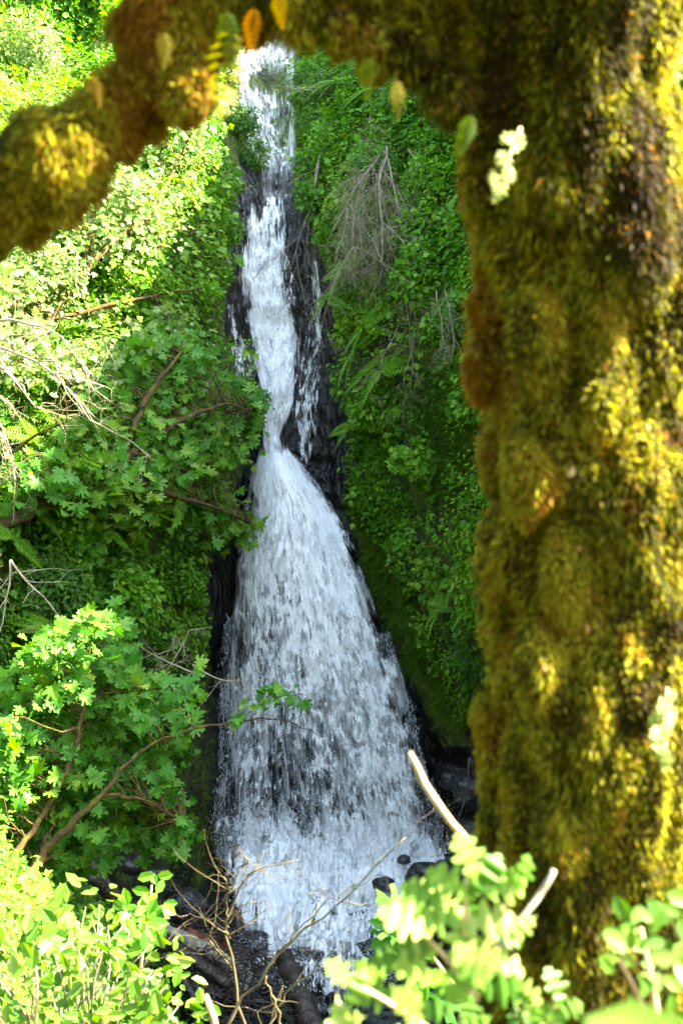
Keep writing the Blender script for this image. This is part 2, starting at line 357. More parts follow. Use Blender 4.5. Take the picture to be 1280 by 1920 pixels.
_w = np.linalg.solve(_Mx, np.r_[_c[:, 1], 0, 0, 0])
def F0(X, Z):
    X = np.asarray(X, float); Z = np.asarray(Z, float); sh = np.broadcast(X, Z).shape
    Q = np.stack([np.broadcast_to(X, sh).ravel(), np.broadcast_to(Z, sh).ravel()], -1); o = []
    for i in range(0, len(Q), 40000):
        q = Q[i:i+40000]; o.append(_phi(q, _A)@_w[:_n]+_w[_n]+q@_w[_n+1:])
    return np.concatenate(o).reshape(sh)
def Fy(X, Z):
    X, Z = np.broadcast_arrays(np.asarray(X, float), np.asarray(Z, float))
    P = np.stack([X, Z*.8, X*0], -1)
    return F0(X, Z)+.55*fbm(P, .35, 3, 1)+.22*fbm(P, 1.5, 4, 2)+.10*np.abs(fbm(P*[1, .5, 1], 4, 3, 3))+.16*np.abs(np.mod(Z*1.1+X*.25+2.2*fbm(P, .7, 3, 21), 1)-.5)+.12*np.abs(np.mod(X*1.7+2.0*fbm(P, 1.1, 3, 23), 1)-.5)
def ztop(X): return np.interp(X, [-30, -12, -6, -3, -1.9, -1.0, 0, 1.5, 3.5, 6, 7.2, 9, 14, 30], [12, 12, 12.5, 11.5, 6.25, 6.25, 9.2, 9.6, 8.4, 7.4, 7.0, 5.5, 4, 4])  # right-hand ridge heights shaped for the shadow they cast across the gorge
def on_cliff(px, py, off=0.0):
    px = np.asarray(px, float); py = np.asarray(py, float); Y = np.full(np.broadcast(px, py).shape, 29.0)
    for i in range(14):
        P = at(px, py, Y); Yn = Fy(P[..., 0], P[..., 2])-off; Y = Y+.7*(Yn-Y)
    return at(px, py, Y)
def cliff_normal(P, e=.25):
    x, z = P[..., 0], P[..., 2]
    dx = (F0(x+e, z)-F0(x-e, z))/(2*e); dz = (F0(x, z+e)-F0(x, z-e))/(2*e)
    return norm(np.stack([dx, -np.ones_like(dx), dz], -1))

ROCK_POLY = [(430, 340), (455, 300), (560, 290), (600, 470), (640, 600), (655, 760), (655, 900), (690, 1010), (760, 1180), (830, 1340), (960, 1380), (960, 1800), (350, 1800), (350, 1560), (368, 1350), (378, 1100), (415, 980), (470, 850), (475, 760), (445, 690), (420, 620), (425, 520)]
def build_cliff():
    xs = np.concatenate([np.linspace(-30, -9, 50)[:-1], np.linspace(-9, 8, 430), np.linspace(8, 30, 50)[1:]])
    nz = 430; t = np.linspace(0, 1, nz)
    X = np.broadcast_to(xs[None], (nz, len(xs))); Zt = ztop(xs)[None]
    Z = -14.5+(Zt+14.5)*t[:, None]
    Y = Fy(X, Z)
    pX, pY, pZ = [X], [Y], [Z]
    back = np.array([.4, 1, 2, 3.5, 6, 10, 16, 25, 40, 70])
    for i, b in enumerate(back):
        zz = Zt+.2*np.sqrt(b)+.06*b*np.where(xs[None] < 2, 2.5, 1.)+.5*fbm(np.stack([xs, xs*0+b, xs*0], -1), .3, 3, 5)[None]*min(1, b)
        nt_ = np.exp(-((xs+1.45)/.75)**2)*(.5*np.sqrt(b)+.09*b)   # stream bed notch
        pX.append(xs[None]); pY.append(Y[-1:]+b); pZ.append(zz-nt_[None])
    X = np.concatenate(pX); Y = np.concatenate(pY); Z = np.concatenate(pZ)
    nr, nc = X.shape; V = np.stack([X, Y, Z], -1).reshape(-1, 3)
    i = np.arange(nr-1)[:, None]*nc; j = np.arange(nc-1)[None]
    F = np.stack([i+j, i+j+1, i+nc+j+1, i+nc+j], -1).reshape(-1, 4)
    px, py = proj(V)
    rock = inpoly(px, py, ROCK_POLY)
    moss = np.where(rock, .18, .62)
    rb = inpoly(px, py, [(645, 950), (700, 1000), (800, 1180), (860, 1330), (900, 1400), (830, 1400), (760, 1260), (700, 1090)])
    moss = np.where(rb, .62, moss)
    lb = inpoly(px, py, [(180, 1380), (375, 1300), (400, 1500), (425, 1700), (390, 1740), (300, 1700), (180, 1600)])
    moss = np.where(lb, .47+.12*fbm(V, 1.2, 3, 9), moss)
    lc = inpoly(px, py, [(370, 1050), (400, 1050), (405, 1400), (370, 1400)]); moss = np.where(lc, .42, moss)
    o = make('cliff', V, F, M['cliff'], attrs={'moss': moss}); tag(o, kind='structure')
build_cliff()

# ------------------------------------------------------------------ ground
def gz(X, Y):
    g = np.interp(Y, [-60, -25, -8, -3, 1.5, 8, 16, 21, 24, 60], [22, 14, 3.0, -1.3, -1.95, -5.9, -10.0, -11.9, -12.3, -12.6])  # unseen rise behind the camera, added to block sky light
    e = -.105*np.maximum(Y, 0)
    r = 3.3*sm(e-X, -.3, 2.2)*sm(Y, 3, 9)*(1-.25*sm(Y, 19, 23))
    return g+r+1.2*sm(X, 4, 12)+.25*fbm(np.stack([X, Y, X*0], -1), .5, 4, 4)*sm(Y, 4, 8)
def build_ground():
    xs = np.concatenate([np.linspace(-60, -8, 40)[:-1], np.linspace(-8, 8, 180), np.linspace(8, 60, 40)[1:]])
    ys = np.concatenate([np.linspace(-60, 0, 30)[:-1], np.linspace(0, 32, 300), np.linspace(32, 70, 15)[1:]])
    X, Y = np.meshgrid(xs, ys); Z = gz(X, Y)+.06*fbm(np.stack([X, Y, X*0], -1), 4, 3, 8)
    V = np.stack([X, Y, Z], -1).reshape(-1, 3); nr, nc = X.shape
    i = np.arange(nr-1)[:, None]*nc; j = np.arange(nc-1)[None]
    F = np.stack([i+j, i+j+1, i+nc+j+1, i+nc+j], -1).reshape(-1, 4)
    tag(make('ground', V, F, M['ground']), kind='structure')
build_ground()
WZ = -11.55
def build_pool():
    xs = np.linspace(-6, 7, 200); ys = np.linspace(17, 32, 200); X, Y = np.meshgrid(xs, ys)
    P = np.stack([X, Y, X*0], -1)
    Z = WZ+.10*fbm(P, 2.2, 5, 3)
    V = np.stack([X, Y, Z], -1).reshape(-1, 3); nc = 200
    i = np.arange(199)[:, None]*nc; j = np.arange(199)[None]
    F = np.stack([i+j, i+j+1, i+nc+j+1, i+nc+j], -1).reshape(-1, 4)
    m, nt = mat('dark_stream_water'); p = nd(nt, 'ShaderNodeBsdfPrincipled'); p.inputs['Base Color'].default_value = (.012, .016, .014, 1); p.inputs['Roughness'].default_value = .08
    o = nd(nt, 'ShaderNodeOutputMaterial'); nt.links.new(p.outputs[0], o.inputs[0])
    tag(make('stream_water', V, F, m), kind='structure')
build_pool()

# ------------------------------------------------------------------ waterfall
def sheet(name, rows, W, mtl, parent, headn=.10, nx=70, ny=260, off=.25, arc=None, bulge=0., dens=(1., .75), edge=.22, edgen=.10, seed=0, dfun=None):
    """rows: (py, left px, right px). Position on the cliff pushed out by off, or on depth arc(py)."""
    rows = np.array(rows, float); pys = np.linspace(rows[0, 0], rows[-1, 0], ny)
    l = np.interp(pys, rows[:, 0], rows[:, 1]); r = np.interp(pys, rows[:, 0], rows[:, 2])
    s = np.linspace(0, 1, nx)
    PX = l[:, None]+(r-l)[:, None]*s[None]; PY = np.broadcast_to(pys[:, None], PX.shape)
    if arc is None:
        mid = on_cliff(PX, PY, off)
        Y = mid[..., 1]
        k = np.ones(9)/9   # smooth so that water bridges small ledges
        Yp = np.pad(Y, ((4, 4), (4, 4)), 'edge')
        Y = np.apply_along_axis(lambda a: np.convolve(a, k, 'valid'), 0, Yp); Y = np.apply_along_axis(lambda a: np.convolve(a, k, 'valid'), 1, Y)
    else:
        Y = np.interp(PY, arc[0], arc[1])-off
    Y = Y-bulge*(1-(2*s[None]-1)**2)
    P = at(PX, PY, Y)
    P[..., 1] += .10*fbm(P*[1, 1, .3], 2.5, 3, seed)
    V = P.reshape(-1, 3)
    dv = np.r_[0, np.cumsum(np.linalg.norm(np.diff(P[:, nx//2], axis=0), axis=1))]
    uv = np.stack([np.broadcast_to(s[None]*W, PX.shape), np.broadcast_to(dv[:, None], PX.shape)], -1).reshape(-1, 2)
    t = np.linspace(0, 1, ny)[:, None]
    ed = np.minimum(s, 1-s)[None]+edgen*fbm(np.stack([PX*.02, PY*.012, PX*0], -1), 1, 4, seed)
    d = sm(ed, 0, edge)*(dens[0]+(dens[1]-dens[0])*t)
    tn = t+headn*(fbm(np.stack([PX*.035, PY*.002, PX*0], -1), 1, 3, seed+3)-.25)
    d = d*sm(tn, 0, .05)*sm(1-t, 0, .05)
    d = d+.20*fbm(np.stack([PX*.014, PY*.006, PX*0+seed], -1), 1, 4, seed)*(d > .02)
    if dfun is not None: d = d*dfun(PX, PY)
    i = np.arange(ny-1)[:, None]*nx; j = np.arange(nx-1)[None]
    F = np.stack([i+j, i+j+1, i+nx+j+1, i+nx+j], -1).reshape(-1, 4)
    return make(name, V, F, mtl, parent, uv=uv, attrs={'dens': d.ravel()})
WF = empty('waterfall', at(520, 900, 29.5)); tag(WF, 'white water plunging in two tiers down the dark rock', None, None, 'structure')
Wm = [water_mat('falling_water_%s' % n, k1, k2, b, so, seed=i, amax=am) for i, (n, k1, k2, b, so, am) in enumerate((
    ('veil', (6, .8), (26, 1.8), 0, .42, .8), ('clumps', (3.4, 1.7), (15, 4.2), 0, .2, 1), ('sparse', (6, 2.4), (22, 5.0), 0, .17, 1), ('dense', (4, .6), (20, 1.8), 0, .22, .98)))]
UP = [(60, 420, 570), (135, 432, 562), (150, 432, 562), (250, 448, 560), (285, 466, 560), (330, 482, 558), (380, 478, 555)]
MID = [(352, 458, 545), (430, 448, 548), (500, 436, 556), (560, 434, 566), (640, 452, 574), (700, 472, 570), (760, 484, 552), (820, 486, 532), (870, 486, 546), (905, 478, 580)]
FAN_ = [(825, 484, 546), (880, 474, 572), (920, 466, 606), (980, 456, 642), (1050, 436, 672), (1150, 424, 712), (1250, 416, 750), (1350, 412, 780), (1450, 408, 802), (1550, 400, 838), (1640, 408, 830), (1680, 425, 780)]
def rockhole(PX, PY):   # dark rock that splits the upper cascade
    a = np.exp(-(((PX-505)/32)**2+((PY-150)/24)**2)*1.2); b = np.exp(-(((PX-528)/12)**2+((PY-215)/45)**2)); c = np.exp(-((PY-345)/26)**2); return 1-np.clip(1.2*a+.8*b+.75*c, 0, 1)
sheet('water_sheet', UP, 1.6, Wm[0], WF, off=.15, dens=(.42, .4), seed=1, dfun=rockhole, edge=.16)
sheet('water_sheet', UP, 1.6, Wm[1], WF, off=.35, dens=(.44, .36), seed=2, dfun=rockhole, edge=.2)
sheet('water_sheet', MID, 1.6, Wm[3], WF, off=.2, dens=(.55, 1.0), seed=3, edge=.36, edgen=.2)
sheet('water_sheet', MID, 1.6, Wm[1], WF, off=.42, dens=(.45, .8), seed=4, edge=.46, edgen=.25)
sheet('water_sheet', [(430, 470, 565), (520, 455, 575), (640, 450, 590), (740, 475, 572), (800, 480, 550)], 1.6, Wm[2], WF, off=.5, dens=(.38, .6), seed=5, edge=.5)
# thin side trickles
sheet('side_trickle', [(470, 582, 596), (560, 588, 606), (640, 582, 612), (720, 560, 596), (800, 552, 585), (870, 560, 590)], .5, Wm[1], WF, nx=20, off=.18, dens=(.55, .42), seed=6, edge=.45, edgen=.2)
sheet('side_trickle', [(500, 560, 600), (640, 560, 625), (760, 540, 600), (880, 545, 610)], 1.2, Wm[2], WF, nx=30, off=.16, dens=(.36, .36), seed=7, edge=.4, edgen=.25)
sheet('side_trickle', [(560, 412, 450), (640, 418, 470), (720, 440, 486), (800, 470, 492)], .8, Wm[2], WF, nx=30, off=.16, dens=(.45, .45), seed=8, edge=.4, edgen=.25)
ARC = ([840, 900, 1000, 1150, 1300, 1450, 1600, 1700], [30.2, 29.8, 29.3, 28.9, 28.6, 28.4, 28.25, 28.2])
def gap(cx, cy, rx, ry, k): return lambda PX, PY: 1-k*np.exp(-(((PX-cx)/rx)**2+((PY-cy)/ry)**2))
def fan_d(PX, PY):
    d = 1-.34*np.exp(-(((PX-540)/90)**2+((PY-1450)/190)**2))-.16*np.exp(-(((PX-500)/60)**2+((PY-1200)/120)**2))
    d = d-.10*sm(PY, 950, 1150)+.30*sm(PY, 1520, 1620)
    return d+.25*np.exp(-((PY-880)/60)**2)
sheet('water_sheet', FAN_, 4.0, Wm[0], WF, off=0, arc=ARC, bulge=.2, dens=(.7, .42), seed=9, headn=.02, edge=.10, edgen=.12, nx=140, ny=400, dfun=fan_d)
sheet('water_sheet', FAN_, 4.0, Wm[1], WF, off=.25, arc=ARC, bulge=.45, dens=(.88, .40), seed=10, headn=.02, edge=.18, edgen=.16, nx=140, ny=400, dfun=fan_d)
sheet('water_sheet', FAN_, 4.3, Wm[2], WF, off=.5, arc=ARC, bulge=.65, dens=(.55, .34), seed=11, headn=.03, edge=.2, edgen=.2, nx=140, ny=400, dfun=fan_d)
# splash at the foot: heaped foam
SPLASH = [(1500, 400, 815), (1560, 388, 885), (1610, 394, 885), (1650, 412, 835), (1700, 425, 785), (1760, 440, 740), (1800, 480, 720), (1880, 540, 690)]
FOAM = water_mat('white_foam', (3, 2.6), (11, 9), .05, .16, seed=9)
def splash(off, mt, dens, seed, amp):
    rows = np.array(SPLASH, float); ny, nx = 200, 170
    pys = np.linspace(1500, 1880, ny); l = np.interp(pys, rows[:, 0], rows[:, 1]); r = np.interp(pys, rows[:, 0], rows[:, 2]); s = np.linspace(0, 1, nx)
    PX = l[:, None]+(r-l)[:, None]*s[None]; PY = np.broadcast_to(pys[:, None], PX.shape)
    # plane of the foot of the fall: rising foam bank toward the wall
    Y = np.interp(PY, [1500, 1580, 1660, 1740, 1800, 1880], [28.6, 28.1, 27.0, 25.2, 23.6, 21.6])-off
    P = at(PX, PY, Y)
    P = P+np.stack([P[..., 0]*0, -np.abs(fbm(P, 1.3, 5, seed))*amp, fbm(P, 1.3, 5, seed+1)*amp*.8], -1)
    V = P.reshape(-1, 3); uv = np.stack([P[..., 0], -P[..., 2]*1.0+P[..., 1]*.4], -1).reshape(-1, 2)
    ed = np.minimum(s, 1-s)[None]+.18*fbm(np.stack([PX*.03, PY*.03, PX*0], -1), 1, 4, seed)
    d = sm(ed, 0, .16)*np.interp(PY, [1500, 1560, 1640, 1720, 1780, 1880], [.12, .55, 1.05, .95, .55, .28])*dens
    d = d*(1-.45*sm(fbm(P, .9, 4, seed+5), .1, .4)*sm(PY, 1640, 1720))
    i = np.arange(ny-1)[:, None]*nx; j = np.arange(nx-1)[None]
    F = np.stack([i+j, i+j+1, i+nx+j+1, i+nx+j], -1).reshape(-1, 4)
    make('foam', V, F, mt, WF, uv=uv, attrs={'dens': d.ravel()})
splash(0, FOAM, .88, 21, .8)
splash(.35, water_mat('splash_foam', (5, 5), (18, 15), .0, .08, seed=12), .62, 31, 1.0)
# droplets and torn clots of water: real little bodies of water along the fall and over the foot
def droplets():
    T = np.array([[0, 0, .5], [.5, 0, 0], [-.25, .43, 0], [-.25, -.43, 0], [0, 0, -.5]], float)
    TF = np.array([[0, 1, 2], [0, 2, 3], [0, 3, 1], [4, 2, 1], [4, 3, 2], [4, 1, 3]])
    rows = np.array(FAN_, float); n = 12000
    py = rng.uniform(870, 1660, n); l = np.interp(py, rows[:, 0], rows[:, 1]); r = np.interp(py, rows[:, 0], rows[:, 2])
    s = np.where(rng.random(n) < .45, np.where(rng.random(n) < .5, rng.normal(.02, .018, n), 1-rng.normal(.025, .018, n)), rng.random(n))
    px = l+(r-l)*s; Y = np.interp(py, ARC[0], ARC[1])-rng.uniform(.2, 1.2, n)*(1-(2*np.clip(s, 0, 1)-1)**2)
    P = at(px, py, Y); cl = fbm(P*[1, 1, .4], 2.0, 3, 40); keep = cl > -.1; P = P[keep]; n = len(P); s = s[keep]
    w = rng.uniform(.005, .014, n); h = w*rng.uniform(4, 9, n); slant = (s-.35)*.25
    z = norm(np.stack([-slant, np.zeros(n), np.ones(n)], -1)); x = norm(np.cross(z, [[0, 1, 0]]*n)); y = np.cross(z, x)
    V = T[None, :, 0:1]*(x*w[:, None])[:, None]+T[None, :, 1:2]*(y*w[:, None])[:, None]+T[None, :, 2:3]*(z*h[:, None])[:, None]+P[:, None]
    G = Geo(); G.add(V.reshape(-1, 3), (TF[None]+(np.arange(n)*5)[:, None, None]).reshape(-1, 3))
    n = 9000   # splash
    px = np.concatenate([rng.uniform(400, 860, n//2), rng.uniform(430, 760, n-n//2)]); py = np.concatenate([1600-np.abs(rng.normal(0, 50, n//2)), rng.uniform(1640, 1860, n-n//2)])
    Y = np.interp(py, [1400, 1580, 1660, 1740, 1800, 1880], [28.4, 28.0, 26.7, 24.8, 23.2, 21.2])-rng.uniform(0, .9, n)
    P = at(px, py, Y); k = fbm(P, 1.2, 3, 44) > -.05; P = P[k]; n = len(P); w = rng.uniform(.006, .02, n)
    d = norm(rng.normal(0, 1, (n, 3))+[0, 0, .8]); x = norm(np.cross(d, [[.3, 1, 0]]*n)); y = np.cross(d, x); h = w*rng.uniform(1.2, 4, n)
    V = T[None, :, 0:1]*(x*w[:, None])[:, None]+T[None, :, 1:2]*(y*w[:, None])[:, None]+T[None, :, 2:3]*(d*h[:, None])[:, None]+P[:, None]
    G.add(V.reshape(-1, 3), (TF[None]+(np.arange(n)*5)[:, None, None]).reshape(-1, 3))
    m, nt = mat('water_drop'); p = nd(nt, 'ShaderNodeBsdfPrincipled'); p.inputs['Base Color'].default_value = (.85, .9, .95, 1); p.inputs['Roughness'].default_value = .3
    t = nd(nt, 'ShaderNodeBsdfTranslucent'); mx = nd(nt, 'ShaderNodeMixShader'); mx.inputs[0].default_value = .4
    nt.links.new(p.outputs[0], mx.inputs[1]); nt.links.new(t.outputs[0], mx.inputs[2]); o = nd(nt, 'ShaderNodeOutputMaterial'); nt.links.new(mx.outputs[0], o.inputs[0])
    o = G.build('spray', m, WF, smooth=True); o['kind'] = 'stuff'
droplets()

# ------------------------------------------------------------------ ground cover on the walls
LPOLY = [(-500, -400), (385, -400), (388, 60), (395, 130), (410, 230), (418, 300), (412, 360), (405, 430), (405, 500), (395, 560), (405, 640), (440, 690), (470, 760), (460, 800), (425, 860), (400, 960), (376, 1050), (370, 1200), (345, 1330), (330, 1440), (300, 1560), (180, 1620), (-500, 1650)]
RPOLY = [(553, 40), (562, 120), (566, 260), (570, 330), (590, 420), (622, 480), (640, 600), (660, 740), (665, 880), (700, 960), (760, 1060), (820, 1180), (860, 1300), (900, 1360), (1900, 1400), (1900, -400), (545, -400)]
def cover_points(poly, n, x0, x1, z0, z1, thin=None):
    out = []; got = 0
    while got < n:
        X = rng.uniform(x0, x1, n); Z = rng.uniform(z0, z1, n); k = Z < ztop(X); X = X[k]; Z = Z[k]
        P = np.stack([X, F0(X, Z), Z], -1); px, py = proj(P)
        k = inpoly(px+18*fbm(P, .8, 3, 6), py, poly); 
        if thin is not None: k &= rng.random(len(k)) < thin(px, py, P)
        out.append(np.stack([X[k], Z[k]], -1)); got += k.sum()
    XZ = np.concatenate(out)[:n]; return np.stack([XZ[:, 0], Fy(XZ[:, 0], XZ[:, 1]), XZ[:, 1]], -1)
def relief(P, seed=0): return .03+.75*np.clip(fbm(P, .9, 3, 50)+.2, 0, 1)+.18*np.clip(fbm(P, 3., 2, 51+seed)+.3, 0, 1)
def scatter(P, N, tmpl, size, depth, seed, up=.55, out=.75, jit=.55, hang=.6, clr=None):
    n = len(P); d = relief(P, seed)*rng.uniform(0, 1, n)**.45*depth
    P = P+N*d[:, None]+[0, 0, 1]*(d*.25)[:, None]
    nr = norm(N*out+np.array([0, 0, up])+rng.normal(0, jit, (n, 3)))
    hd = norm(N*.5+np.array([0, 0, -hang])+rng.normal(0, .7, (n, 3)))
    x, y, z = frames(nr, hd)
    s = size*rng.uniform(.6, 1.3, n)
    V, F = instance(tmpl[0], tmpl[1], P, x, y, z, s)
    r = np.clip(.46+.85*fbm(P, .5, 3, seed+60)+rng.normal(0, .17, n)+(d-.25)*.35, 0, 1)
    return V, F, np.repeat(r, len(tmpl[0]))
def thinR(px, py, P):
    a = .18+1.0*sm(fbm(P, .7, 3, 70), -.2, .15)
    moss = inpoly(px, py, [(800, 820), (905, 800), (920, 950), (840, 960)]) | inpoly(px, py, [(660, 940), (710, 950), (800, 1180), (870, 1350), (830, 1330), (750, 1180)])
    a = np.where(moss, a*.38, a)
    return np.where(px > 960, a*.25, a)
def thinL(px, py, P):
    a = .5+.75*sm(fbm(P, .7, 3, 71), -.3, .1); a = np.where(py > 1450, a*.4, a)
    return np.where((px < -80), a*.3, a)
def cover():
    for poly, n, box, th, nm in ((RPOLY, 62000, (-1.8, 9, -10, 10), thinR, 0), (LPOLY, 88000, (-11, -.8, -12, 12), thinL, 1)):
        G = Geo(); P = cover_points(poly, n, *box, th); N = cliff_normal(P)
        sp = fbm(P, .38, 3, 80+nm)
        a = sp < .02
        for k, tm, sz, sd in ((a, OVAL, .10, 1), (~a, OVAL, .072, 2)):
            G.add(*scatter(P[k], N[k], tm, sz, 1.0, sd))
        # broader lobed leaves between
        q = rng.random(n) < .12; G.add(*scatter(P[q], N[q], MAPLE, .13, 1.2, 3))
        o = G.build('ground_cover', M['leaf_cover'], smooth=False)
        tag(o, ['low ivy and leafy creepers clothing the shaded wall beside the trunk', 'low leafy creepers clothing the bank on the maple side'][nm], 'ground cover', kind='stuff')
cover()
def slope_cover():   # sunlit herbs on the near slope
    n = 46000; G = Geo()
    Y = 24-16.5*rng.random(n)**.8; X = -.105*Y-rng.uniform(-.5, 7.5, n)**1.0*(.2+Y/22)
    Z = gz(X, Y); P = np.stack([X, Y, Z], -1)
    px, py = proj(P); e = np.interp(py, [1500, 1600, 1650, 1750, 1850, 1930, 2100], [60, 120, 205, 290, 350, 395, 460])
    k = px < e+18*fbm(P, 1.5, 3, 90)-10; P = P[k]; n = len(P)
    nr = norm(np.array([.3, -.3, 1.])+rng.normal(0, .5, (n, 3))); hd = rng.normal(0, 1, (n, 3))
    x, y, z = frames(nr, hd); P = P+[0, 0, 1]*(rng.random(n)*(.1+.45*np.clip(fbm(P, 1.3, 3, 92)+.3, 0, 1)))[:, None]
    V, F = instance(*OVAL, P, x, y, z, (.035+.0035*P[:, 1])*rng.uniform(.6, 1.3, n))
    G.add(V, F, np.repeat(np.clip(.55+.4*fbm(P, .8, 3, 93)+rng.normal(0, .2, n), 0, 1), len(OVAL[0])))
    tag(G.build('herb_cover', M['leaf_cover_b'], smooth=False), 'bright low herbs covering the sunlit slope at the foot of the bank', 'ground cover', kind='stuff')
slope_cover()
def blade_stuff(name, P, N, ln, w, mtl, label, droop=1.0, cat='grass', rn=None, lean=.5):
    n = len(P); L = ln*rng.uniform(.5, 1.4, n); d = norm(N*lean+np.array([0, 0, .5])+rng.normal(0, .35, (n, 3))); side = norm(np.cross(d, rng.normal(0, 1, (n, 3))))
    pts = []; p = P.copy(); c = d.copy()
    for k in range(4):
        ww = w*(1-k/3.2)*.5 if k < 3 else 0; pts += [p-side*ww, p+side*ww]
        p = p+c*(L/3)[:, None]; c = norm(c+np.array([0, 0, -.55*droop]))
    V = np.stack(pts, 1); F = np.array([[0, 1, 3, 2], [2, 3, 5, 4], [4, 5, 7, 6]]); F = (F[None]+(np.arange(n)*8)[:, None, None]).reshape(-1, 4)
    r = np.clip((.45+.4*fbm(P, .8, 2, 94) if rn is None else rn)+rng.normal(0, .18, n), 0, 1)
    o = make(name, V.reshape(-1, 3), F, mtl, rnd=np.repeat(r, 8)); return tag(o, label, cat, kind='stuff')
def px_points(poly, n, off=0.03):
    a = np.array(poly, float); out = []; got = 0
    while got < n:
        px = rng.uniform(a[:, 0].min(), a[:, 0].max(), n); py = rng.uniform(a[:, 1].min(), a[:, 1].max(), n); k = inpoly(px, py, poly); out.append(np.stack([px[k], py[k]], -1)); got += k.sum()
    q = np.concatenate(out)[:n]; P = on_cliff(q[:, 0], q[:, 1], off); return P, cliff_normal(P)
P, N = px_points([(655, 940), (710, 960), (780, 1120), (850, 1290), (900, 1350), (850, 1380), (790, 1300), (700, 1080)], 14000)
kk = fbm(P, 3.5, 3, 120) > -.05; P = P[kk]; N = N[kk]
blade_stuff('grass', P+N*.04, N, .38, .016, M['grassb'], 'short hanging grass edging the mossy rock right beside the lower fall')
P, N = px_points([(770, 700), (930, 700), (930, 960), (800, 960)], 4500)
blade_stuff('grass', P, N, .42, .014, M['grass'], 'long drooping grass on the wall between the creepers and the trunk')
P, N = px_points([(330, 1000), (385, 1000), (390, 1300), (420, 1600), (430, 1720), (330, 1640), (250, 1500)], 4500)
blade_stuff('moss_fringe', P, N, .12, .02, M['grass'], 'yellow green moss fringe on the dark wall left of the lower fall', cat='moss', rn=.7)

# ------------------------------------------------------------------ woody plants
def twig_path(a, b, n=6, sag=.08, wob=.05):
    t = np.linspace(0, 1, n)[:, None]; L = np.linalg.norm(b-a); p = a+(b-a)*t
    p = p+np.array([0, 0, 1.])*(np.sin(t*np.pi)*L*sag); p[1:-1] += rng.normal(0, wob*L/3, (n-2, 3)); return p
def sample_poly(poly, n):
    a = np.array(poly, float); out = []; got = 0
    while got < n:
        px = rng.uniform(a[:, 0].min(), a[:, 0].max(), n*2); py = rng.uniform(a[:, 1].min(), a[:, 1].max(), n*2); k = inpoly(px, py, poly); out.append(np.stack([px[k], py[k]], -1)); got += k.sum()
    return np.concatenate(out)[:n]
def leaf_spray(G, c, rad, nleaf, tmpl, size, tilt, flat=.28, rbias=.5, base=None):
    n = nleaf; a = rng.uniform(0, 2*np.pi, n); r = np.sqrt(rng.random(n))*rad
    u, v, w = tilt  # in-plane axes and normal
    off = np.cos(a)[:, None]*u*r[:, None]+np.sin(a)[:, None]*v*r[:, None]+w*(rng.normal(0, flat*rad, n))[:, None]-np.array([0, 0, 1.])*((r/rad)**2*rad*.25)[:, None]
    P = c+off
    nr = norm(w+rng.normal(0, .48, (n, 3))); hd = norm(off/np.maximum(rad, 1e-3)+rng.normal(0, .5, (n, 3))+np.array([0, -.15, -.35]))
    x, y, z = frames(nr, hd); V, F = instance(tmpl[0], tmpl[1], P, x, y, z, size*rng.uniform(.4, 1.3, n))
    G.add(V, F, np.repeat(np.clip(rbias+rng.normal(0, .2, n), 0, 1), len(tmpl[0])))
    return P
def tree(name, label, cat, base, limbs, poly, depth, nspray, tmpl, size, leafmat, barkmat, nleaf=14, rad=.45, trunk_r=.09, rb=.5, group=None, extra=(), facing=(0.1, -.75, .75), seed=0, gaps=.1):
    """limbs: list of polylines of (px,py,Y,r). Crown sprays sampled in poly at depth(px,py)."""
    bp = at(*base); root = empty(name, bp, label, cat, group)
    TG = Geo(); sk = []
    for i, L in enumerate(limbs):
        pts = np.array([np.r_[at(q[0], q[1], q[2]), q[3]] for q in L]); s = spline(pts, max(10, 6*len(L)))
        s[1:-1, :3] += rng.normal(0, .012, (len(s)-2, 3)); V, F = tube(s[:, :3], s[:, 3], 9, .25, i); TG.add(V, F); sk.append(s[:, :3])
    TG.build('trunk', barkmat, root)
    sk = np.concatenate(sk)
    CG = Geo(); BG = Geo()
    q = sample_poly(poly, nspray); Yd = depth(q[:, 0], q[:, 1])+rng.normal(0, .35, nspray)
    C = at(q[:, 0], q[:, 1], Yd); keep = fbm(C, .9, 3, 100+seed) > -.32+gaps-.1; C = C[keep]
    C = np.concatenate([C, np.array([at(*e[:3]) for e in extra])]) if len(extra) else C
    for ci, c in enumerate(C):
        ex = .55 if ci >= len(C)-len(extra) else 1.0
        dd = np.linalg.norm(sk-c, axis=1)+.6*np.maximum(0, sk[:, 2]-c[2]+.0); a = sk[np.argmin(dd)]
        p = twig_path(a, c, 6, .06, .18); rr = np.linspace(.008+.006*np.linalg.norm(c-a), .004, 6); V, F = tube(p, rr, 5); BG.add(V, F)
        w = norm(np.array(facing)+rng.normal(0, .28, 3)); u = norm(np.cross(w, rng.normal(0, 1, 3))); v = np.cross(w, u)
        P = leaf_spray(CG, c, rad*ex*rng.uniform(.6, 1.2), int(nleaf*(.35+.65*ex)), tmpl, size*(.4+.6*ex), (u, v, w), rbias=rb+.3*float(fbm(c, .9, 2, 110)))
        for k in range(0, len(P), 3):
            V, F = tube(twig_path(c, P[k], 3, 0, .1), [.004, .003, .002], 4); BG.add(V, F)
    BG.build('branches', barkmat, root); CG.build('crown', leafmat, root, smooth=False); return root
dL = lambda f: (lambda px, py: on_cliff(px, py, 0)[..., 1]-f)
